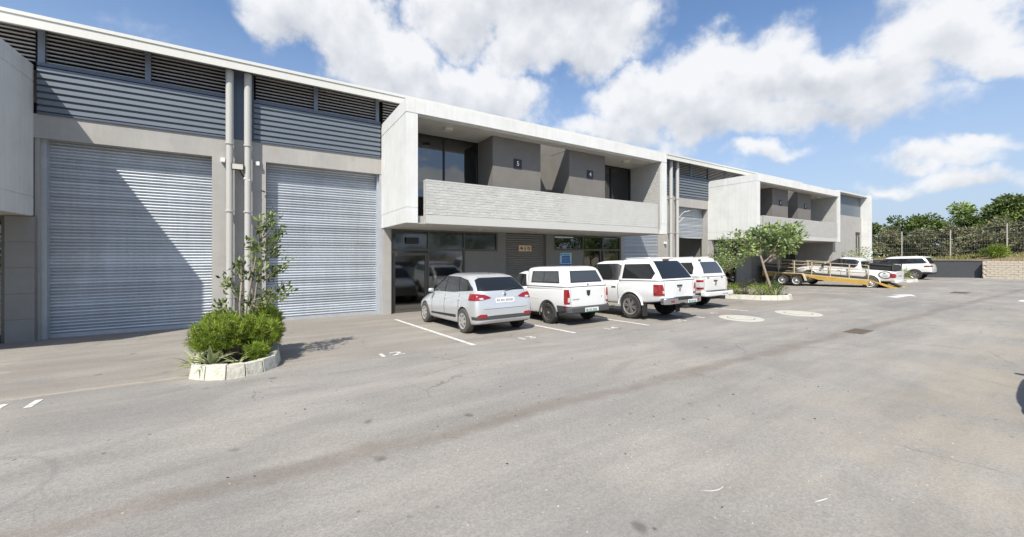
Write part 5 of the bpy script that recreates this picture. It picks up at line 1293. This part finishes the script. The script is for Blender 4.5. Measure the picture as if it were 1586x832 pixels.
def small_pickup():
    x, y = 7.60, 10.18
    c = Car('small_pickup', (x, y, gz(x, y)), R(1), 'small white single cab pickup with canopy and dark plastic rear bumper', 'pickup', pitch=R(-2))
    st = [(-2.10,.46,.72,.77,.62,.77,1.00),(-2.085,.42,.76,.81,.64,.795,1.03),(-1.9,.36,.78,.825,.65,.80,1.035),(-1.3,.28,.79,.83,.64,.80,1.03),(-.3,.25,.79,.825,.60,.795,1.01),(.5,.25,.79,.825,.58,.79,.98),(1.1,.25,.79,.825,.56,.76,.95),(1.5,.26,.79,.82,.55,.72,.90),(1.95,.28,.76,.80,.52,.66,.82),(2.2,.32,.68,.72,.50,.58,.72),(2.30,.36,.56,.60,.48,.50,.62)]
    c.build_body(st, 'paint_white', [(-1.28,.30,.83),(1.50,.30,.83)], .352)
    c.build_cabin('cab', 'cabin', [(.94,-.20,1.30,.78,8),(1.03,-.20,1.15,.775,8),(1.18,-.20,.88,.74,7),(1.32,-.20,.62,.705,6.5),(1.43,-.20,.40,.67,6),(1.475,-.20,.26,.63,5.5)], 'paint_white', .045)
    c.sides('window_seal', 'cab', [(1.06,1.03),(.42,1.38),(.25,1.425),(-.08,1.41),(-.14,1.03)], .003, M['trim'])
    c.sides('front_window', 'cab', [(.94,1.05),(.40,1.355),(.26,1.39),(.22,1.05)], .006, M['car_glass_grey'])
    c.sides('rear_window', 'cab', [(.12,1.05),(.17,1.39),(-.05,1.385),(-.10,1.05)], .006, M['car_glass'])
    c.wrap('windscreen', 'cab', [[(-.66,1.03),(.66,1.03),(.56,1.41),(-.56,1.41)]], 'y', .0, 1.6, .006, M['car_glass'])
    can = [(1.00,-2.09,-.16,.80,14),(1.06,-2.085,-.16,.80,14),(1.10,-2.07,-.16,.785,14),(1.30,-1.99,-.14,.75,11),(1.50,-1.90,-.10,.715,9),(1.57,-1.84,-.12,.68,8),(1.60,-1.78,-.16,.64,7)]
    cn = c.build_cabin('can', 'canopy', can, 'paint_white', .045)
    c.sides('window_seal', 'can', [(-.46,1.16),(-.48,1.50),(-1.68,1.50),(-1.78,1.16)], .005, M['trim'], parent=cn)
    c.sides('canopy_window', 'can', [(-.52,1.19),(-.53,1.47),(-1.06,1.47),(-1.06,1.19)], .008, M['car_glass_grey'], parent=cn)
    c.sides('canopy_window', 'can', [(-1.09,1.19),(-1.09,1.47),(-1.66,1.47),(-1.73,1.19)], .008, M['car_glass_grey'], parent=cn)
    c.wrap('window_seal', 'can', [[(-.60,1.17),(.60,1.17),(.50,1.50),(-.50,1.50)]], 'y', -2.8, -1.6, .005, M['trim'], cn)
    c.wrap('canopy_rear_glass', 'can', [[(-.56,1.20),(.56,1.20),(.47,1.475),(-.47,1.475)]], 'y', -2.8, -1.6, .008, M['car_glass_grey'], cn)
    c.wrap('canopy_seam', 'can', [rect(-.95,.95,1.05,1.07)], 'y', -2.8, -.2, .004, M['trim_grey'], cn)
    c.add('latch', MB().box(-.03,.03,-2.09,-2.04,1.10,1.135), M['chrome'], cn)
    c.corner('tail_lamp', 'body', [(.69,.60),(.90,.60),(.90,1.00),(.72,1.00),(.69,.85)], -2.8, -2.0, .012, M['red_lens'])
    c.corner('reversing_lamp', 'body', [(.66,.65),(.76,.65),(.76,.77),(.66,.77)], -2.8, -2.0, .016, M['clear_lens'])
    c.wrap('tailgate_seam', 'body', [rect(-.65,-.643,.50,1.02), rect(.643,.65,.50,1.02)], 'y', -2.8, -1.9, .003, M['trim_grey'])
    c.wrap('tailgate_emblem', 'body', [[(-.07,.95),(.07,.95),(.055,.83),(0,.79),(-.055,.83)]], 'y', -2.8, -1.9, .012, M['trim'])
    c.wrap('tailgate_lettering', 'body', [rect(-.58+.05*k,-.55+.05*k,.70,.735) for k in range(5)]+[rect(.50,.53,.74,.77)], 'y', -2.8, -1.9, .004, M['plate_ink'])
    c.wrap('rear_cladding', 'body', [[(-.86,.25),(.86,.25),(.86,.56),(.62,.52),(-.62,.52),(-.86,.56)]], 'y', -2.4, -1.70, .018, M['trim_grey'])
    b_ = c.add('rear_bumper', MB().prism([(-.80,-2.02),(-.80,-2.12),(-.70,-2.20),(.70,-2.20),(.80,-2.12),(.80,-2.02)], 'z', .34, .52), M['trim_grey'], None, 30, .035)
    c.plate(-.24,.26,.37,.48,None,0,0,0,True,-2.212)
    c.corner('bumper_reflector', 'body', [(.70,.46),(.90,.46),(.90,.54),(.72,.54)], -2.2, -1.98, .024, M['dark_red_lens'])
    c.arch_trim(.815, -1.28, .30, .372, 'trim_grey', .022)
    c.sides('body_moulding', 'body', rect(-.85,1.1,.70,.712), .006, M['paint_white'], .6)
    c.sides('door_seam', 'body', rect(-.215,-.205,.35,1.0), .003, M['trim_grey'], .6)
    c.sides('door_handle', 'body', rect(-.10,.06,.87,.90), .020, M['trim'], .6)
    c.mirrors(.90, .80, 1.08, 'trim', .18, .14)
    for yy in (-1.28, 1.50):
        for sg in (-1, 1): c.wheel(sg*.725, yy, .30, .30, .19, 'steel_dark', sg)
small_pickup()

def white_suv():
    x, y = 44.95, 10.75
    c = Car('suv', (x, y, gz(x, y)), R(1), 'white suv with black lower bumper parked past the end of the building', 'suv', pitch=R(-2))
    st = [(-2.42,.50,.74,.80,.80,.76,.98),(-2.38,.44,.86,.93,.80,.88,1.16),(-2.2,.42,.90,.975,.82,.91,1.22),(-1.4,.40,.92,.985,.82,.92,1.22),(0,.40,.92,.98,.80,.92,1.18),(1.2,.40,.92,.98,.78,.88,1.14),(2.0,.44,.88,.95,.76,.80,1.06),(2.35,.50,.78,.84,.74,.70,.96),(2.45,.56,.66,.7,.72,.6,.85)]
    c.build_body(st, 'paint_white', [(-1.45,.40,.98),(1.45,.40,.98)], .46, .32)
    c.build_cabin('cab', 'cabin', [(1.12,-2.36,1.40,.90,9),(1.25,-2.33,1.15,.88,9),(1.45,-2.25,.80,.84,8),(1.65,-2.15,.48,.78,7),(1.80,-2.05,.25,.74,6),(1.85,-1.95,.1,.70,5.5)], 'paint_white', .05)
    c.sides('window_seal', 'cab', [(1.05,1.24),(.42,1.66),(.2,1.72),(-1.9,1.70),(-2.15,1.40),(-2.12,1.30)], .005, M['trim'])
    c.sides('side_window', 'cab', [(.90,1.26),(.38,1.63),(.15,1.69),(-1.85,1.67),(-2.05,1.40),(-2.02,1.32)], .008, M['car_glass'])
    c.wrap('tailgate_glass', 'cab', [[(-.74,1.26),(.74,1.26),(.64,1.72),(-.64,1.72)]], 'y', -2.8, -1.8, .008, M['car_glass'])
    c.wrap('windscreen', 'cab', [[(-.74,1.22),(.74,1.22),(.62,1.74),(-.62,1.74)]], 'y', .0, 1.7, .006, M['car_glass'])
    c.add('rear_spoiler', MB().prism([(-1.95,1.86),(-2.34,1.80),(-2.34,1.76),(-2.0,1.74)], 'x', -.66, .66), M['paint_white'], None, 30, .015)
    c.corner('tail_lamp', 'body', [(.48,1.02),(1.0,1.00),(1.0,1.13),(.60,1.13)], -2.8, -2.0, .010, M['dark_red_lens'])
    c.wrap('rear_bumper', 'body', [[(-1.0,.42),(1.0,.42),(1.0,.62),(.6,.58),(-.6,.58),(-1.0,.62)]], 'y', -2.8, -1.9, .012, M['trim'])
    c.plate(-.26,.26,.84,.95,'body',-2.8,-2.2,.008)
    c.sides('sill_trim', 'body', rect(-1.0,1.0,.42,.52), .01, M['trim'], .6)
    for yy in (.95, .0, -1.0): c.sides('door_seam', 'body', rect(yy-.008, yy+.008, .52, 1.18), .003, M['trim_grey'], .6)
    c.mirrors(1.05, .95, 1.28, 'paint_white', .2, .18)
    for yy in (-1.45, 1.45):
        for sg in (-1, 1): c.wheel(sg*.86, yy, .40, .40, .26, 'alloy', sg)
white_suv()

# car trailer, with the pickup driven half way up it
def car_trailer():
    x, y = 31.35, 11.2; zt = gz(x, y)
    c = Car('car_trailer', (x, y, zt), R(0), 'yellow twin axle car trailer with cream rails and its ramp lowered', 'trailer')
    W_ = 1.05; y0, y1 = -2.9, 3.0
    def zd(yy): return .56+.058*(yy-y0)      # deck slopes down to the tail
    def sp(name, ya, yb, dz0, dz1, xa, xb, mat, parent=None):
        m = MB(); m.prism([(ya, zd(ya)+dz0), (yb, zd(yb)+dz0), (yb, zd(yb)+dz1), (ya, zd(ya)+dz1)], 'x', xa, xb); return c.add(name, m, M[mat], parent)
    fr = sp('frame', y0, y1, -.16, -.04, -W_, -W_+.08, 'yellow_steel'); sp('frame_rail', y0, y1, -.16, -.04, W_-.08, W_, 'yellow_steel', fr)
    sp('deck', y0, y1, -.04, .0, -W_+.01, W_-.01, 'deck')
    sp('deck_edge', y0, y1, -.05, .03, -W_-.03, -W_+.01, 'cream_steel'); sp('deck_edge', y0, y1, -.05, .03, W_-.01, W_+.03, 'cream_steel')
    sp('side_board', y0, y1, .03, .17, -W_-.012, -W_+.0, 'deck'); sp('side_board', y0, y1, .03, .17, W_-.0, W_+.012, 'deck')
    for sg in (-1, 1): # mudguard over the two wheels
        m = MB(); xa, xb = sorted((sg*(W_+.02), sg*(W_+.27)))
        m.prism([(.25,.36),(.40,.80),(.48,.84),(1.95,.84),(2.05,.80),(2.2,.36),(2.15,.36),(2.02,.76),(1.93,.80),(.50,.80),(.43,.76),(.30,.36)], 'x', xa, xb); c.add('mudguard', m, M['cream_steel'])
        m = MB(); xa, xb = sorted((sg*(W_+.0), sg*(W_+.05))); m.prism([(-2.85,.26),(-.4,.44),(.2,.62),(.2,.74),(-2.85,.50)], 'x', xa, xb); c.add('side_panel', m, M['yellow_steel'])
        m = MB(); m.prism([(2.25,.55),(3.0,.58),(3.0,.80),(2.25,.74)], 'x', xa, xb); c.add('side_panel', m, M['yellow_steel'])
        for yy in (.80, 1.65): c.wheel(sg*(W_+.14), yy, .34, .34, .20, 'white_steel', sg)
        # rails
        X_ = sg*(W_-.01); rail = MB()
        for hz in (.16, .40, .64, .86): rail.tube([(X_, -2.85, zd(-2.85)+hz), (X_, 2.9, zd(2.9)+hz)], .020, 6)
        r_ = c.add('side_rail', rail, M['cream_steel'], None, 60)
        for yy in (-2.85, -1.95, -1.0, .0, 1.0, 1.95, 2.9): c.add('rail_post', MB().box(X_-.025, X_+.025, yy-.025, yy+.025, zd(yy)-.1, zd(yy)+.88), M['cream_steel'], r_)
    for xa in (-.95, .45): c.add('ramp', MB().prism([(y0, zd(y0)-.05), (y0-1.35, -.08), (y0-1.35, .05), (y0, zd(y0)+.02)], 'x', xa, xa+.5), M['yellow_steel'])
    c.add('tail_light_bar', MB().box(-1.0,1.0,y0-.06,y0,.30,.38).tube([(-.9,y0-1.5,.03),(-.6,y0-1.65,.10)], .03, 6), M['chrome'])
    c.add('drawbar', MB().prism([(-.9,2.9),(.9,2.9),(.06,4.2),(-.06,4.2)], 'z', .45, .55), M['yellow_steel'])
    c.add('headboard', MB().box(-1.0,1.0,2.98,3.02,.95,1.4), M['deck'])
car_trailer()
def trailer_pickup():
    x, y = 31.35, 9.75
    c = Car('open_bed_pickup', (x, y, -.02), R(0), 'white extended cab pickup with a round door logo, half on the yellow trailer', 'pickup', pitch=R(4.2))
    hilux_body(c, 'paint_white', cut=[(-.74,.74,-2.40,-1.02,.80,1.5)])
    c.build_cabin('cab', 'cabin', [(a,b_+.05,d,e,g) for (a,b_,d,e,g) in CAB], 'paint_white', .045); cab_windows(c, True)
    c.wrap('back_window', 'cab', [rect(-.62,.62,1.22,1.60)], 'y', -1.2, -.7, .006, M['car_glass'])
    rb = MB()
    for yy in (-1.10, -2.30):
        rb.tube([(-.80,yy,1.12),(-.78,yy,1.52),(-.70,yy,1.58),(.70,yy,1.58),(.78,yy,1.52),(.80,yy,1.12)], .028, 6)
    for sg in (-1, 1): rb.tube([(sg*.78,-1.10,1.54),(sg*.78,-2.30,1.54)], .025, 6).tube([(sg*.79,-1.10,1.33),(sg*.79,-2.30,1.33)], .02, 6)
    c.add('bed_frame', rb, M['trim'], None, 60)
    c.add('bed_load', MB().box(-.70,.70,-2.3,-1.15,.9,1.50), M['trim'], None, 30, .05)
    c.corner('tail_lamp', 'body', [(.66,.86),(.80,.78),(.95,.76),(.95,1.04),(.78,.98)], -2.8, -2.24, .012, M['red_lens'])
    lg = c.sides('door_logo', 'body', [( -1.86+.0*k+.30*math.cos(2*math.pi*k/24)-.18, .90+.22*math.sin(2*math.pi*k/24)) for k in range(24)], .004, M['trim_grey'], .6)
    c.sides('logo_face', 'body', [( -2.04+.245*math.cos(2*math.pi*k/24), .90+.17*math.sin(2*math.pi*k/24)) for k in range(24)], .007, M['paint_white'], .6)
    c.sides('logo_mark', 'body', [(-1.93,.98),(-2.05,.97),(-2.06,1.02),(-1.95,1.03)], .010, M['trim_grey'], .6)
    c.sides('logo_mark', 'body', [(-1.86,.80),(-2.10,.83),(-2.22,.80),(-2.10,.79)], .010, M['trim_grey'], .6)
    c.sides('logo_mark', 'body', [(-1.90,.88),(-2.18,.90),(-2.18,.925),(-1.90,.91)], .010, M['trim_grey'], .6)
    c.wrap('tailgate_lettering', 'body', [rect(-.3,-.1,.85,.90), rect(.0,.3,.85,.90)], 'y', -2.8, -2.3, .004, M['trim_grey'])
    c.add('rear_bumper', MB().box(-.84,.84,-2.60,-2.44,.48,.62), M['paint_white'], None, 30, .03)
    doors(c, (.95, .03), (.16,))
    c.mirrors(1.0, .95, 1.20, 'trim', .20, .20)
    for yy in (-1.40, 1.68):
        for sg in (-1, 1): c.wheel(sg*.82, yy, .385, .385, .255, 'white_steel', sg, 'tyre_dusty')
trailer_pickup()
bpy.data.scenes.remove(shop)

# woodland across the road behind the viewer: it shows only as reflections in the shop glass
cl = []
rs = random.Random(3)
for k in range(70):
    x_ = -45+k*1.75+rs.uniform(-1,1); cl.append(((x_, -34+rs.uniform(-2,2), rs.uniform(1.5,6.5)), (2.2,2.0,1.8)))
P, D, S = crown_points(cl, 60, .4)
tag(put('distant_woodland', leaves_mesh('woodland', P, D, .55, .5, M['leaf_far'], S)), 'green woodland reflected in the shop windows', 'trees', kind='stuff')
# a second hatchback waits just outside the right edge of the view: its shadow falls on the road
src = [o for o in COL.objects if o.name == 'hatchback_car'][0]
cp = src.copy(); COL.objects.link(cp); cp.location = (8.95, -.60, 0); cp.rotation_euler = (0, 0, R(-88))
cp['label'] = 'car standing just past the right edge, only its shadow on the road shows'
for ch in src.children:
    c2 = ch.copy(); COL.objects.link(c2); c2.parent = cp
    for g in ch.children:
        g2 = g.copy(); COL.objects.link(g2); g2.parent = c2

# grit, chips and leaf fragments lying on the road
m = MB(); rs = random.Random(21)
def chip(x, y, r, h):
    a0 = rs.uniform(0, 6.28); n = 5; i = len(m.v); z = gz(x, y)
    asp = rs.uniform(.4, 1)
    for k in range(n):
        a = a0+2*math.pi*k/n; q = r*rs.uniform(.7, 1.2); m.v.append((x+math.cos(a)*q, y+math.sin(a)*q*asp, z+.001))
    m.v.append((x, y, z+h))
    for k in range(n): m.f.append((i+k, i+(k+1) % n, i+n)); m.m.append(0)
for k in range(260):
    t = rs.random()
    if t < .45: x, y = rs.uniform(1.5, 6), rs.uniform(.8, 3.2)
    elif t < .75: x, y = rs.uniform(-3, 14), 3.95-.022*0+rs.gauss(0, .25)
    else: x, y = rs.uniform(-4, 12), rs.uniform(2, 8)
    chip(x, y, rs.uniform(.004, .010), rs.uniform(.003, .007))
tag(put('road_grit', m, M['stone_light']), 'pale stone chips scattered over the asphalt', 'grit', kind='stuff')
n = 42; lx = RS.uniform(-2.5, 7, n); ly = RS.uniform(1.0, 7.5, n); P = np.stack([lx, ly, np.full(n, .006)], 1); D = rnd_dirs(n)*np.array([1,1,.06])
M['leaf_litter'] = leaf_mat('dead_leaf', (.03,.022,.015), (.10,.07,.04))
tag(put('leaf_litter', leaves_mesh('litter', P, D, .028, .5, M['leaf_litter'], RS.uniform(0,1,n), N=np.tile(np.array([0,1,0]), (n,1)))), 'dark dead leaves scattered over the asphalt', 'leaf litter', kind='stuff')
# pale scrape marks near the viewer
def scuff(pts, w0, lb):
    mm = MB()
    for q in range(len(pts)-1):
        a, b_ = Vector(pts[q]), Vector(pts[q+1]); d = (b_-a).normalized(); nn = Vector((-d.y, d.x)); wa = w0*math.sin(math.pi*(q+.25)/len(pts)); wb = w0*math.sin(math.pi*(q+1.25)/len(pts))
        mm.quad(*[(v.x, v.y, .004) for v in (a-nn*wa, b_-nn*wb, b_+nn*wb, a+nn*wa)])
    tag(put('scrape_mark', mm, M['road_paint']), lb, 'road marking')
scuff([(3.12+.20*math.cos(R(215+k*10)), 1.98+.20*math.sin(R(215+k*10))) for k in range(8)], .005, 'thin curved white scrape on the near right asphalt')
scuff([(3.55+.05*k, 1.30-.012*k) for k in range(4)], .006, 'short straight white scrape on the near right asphalt')
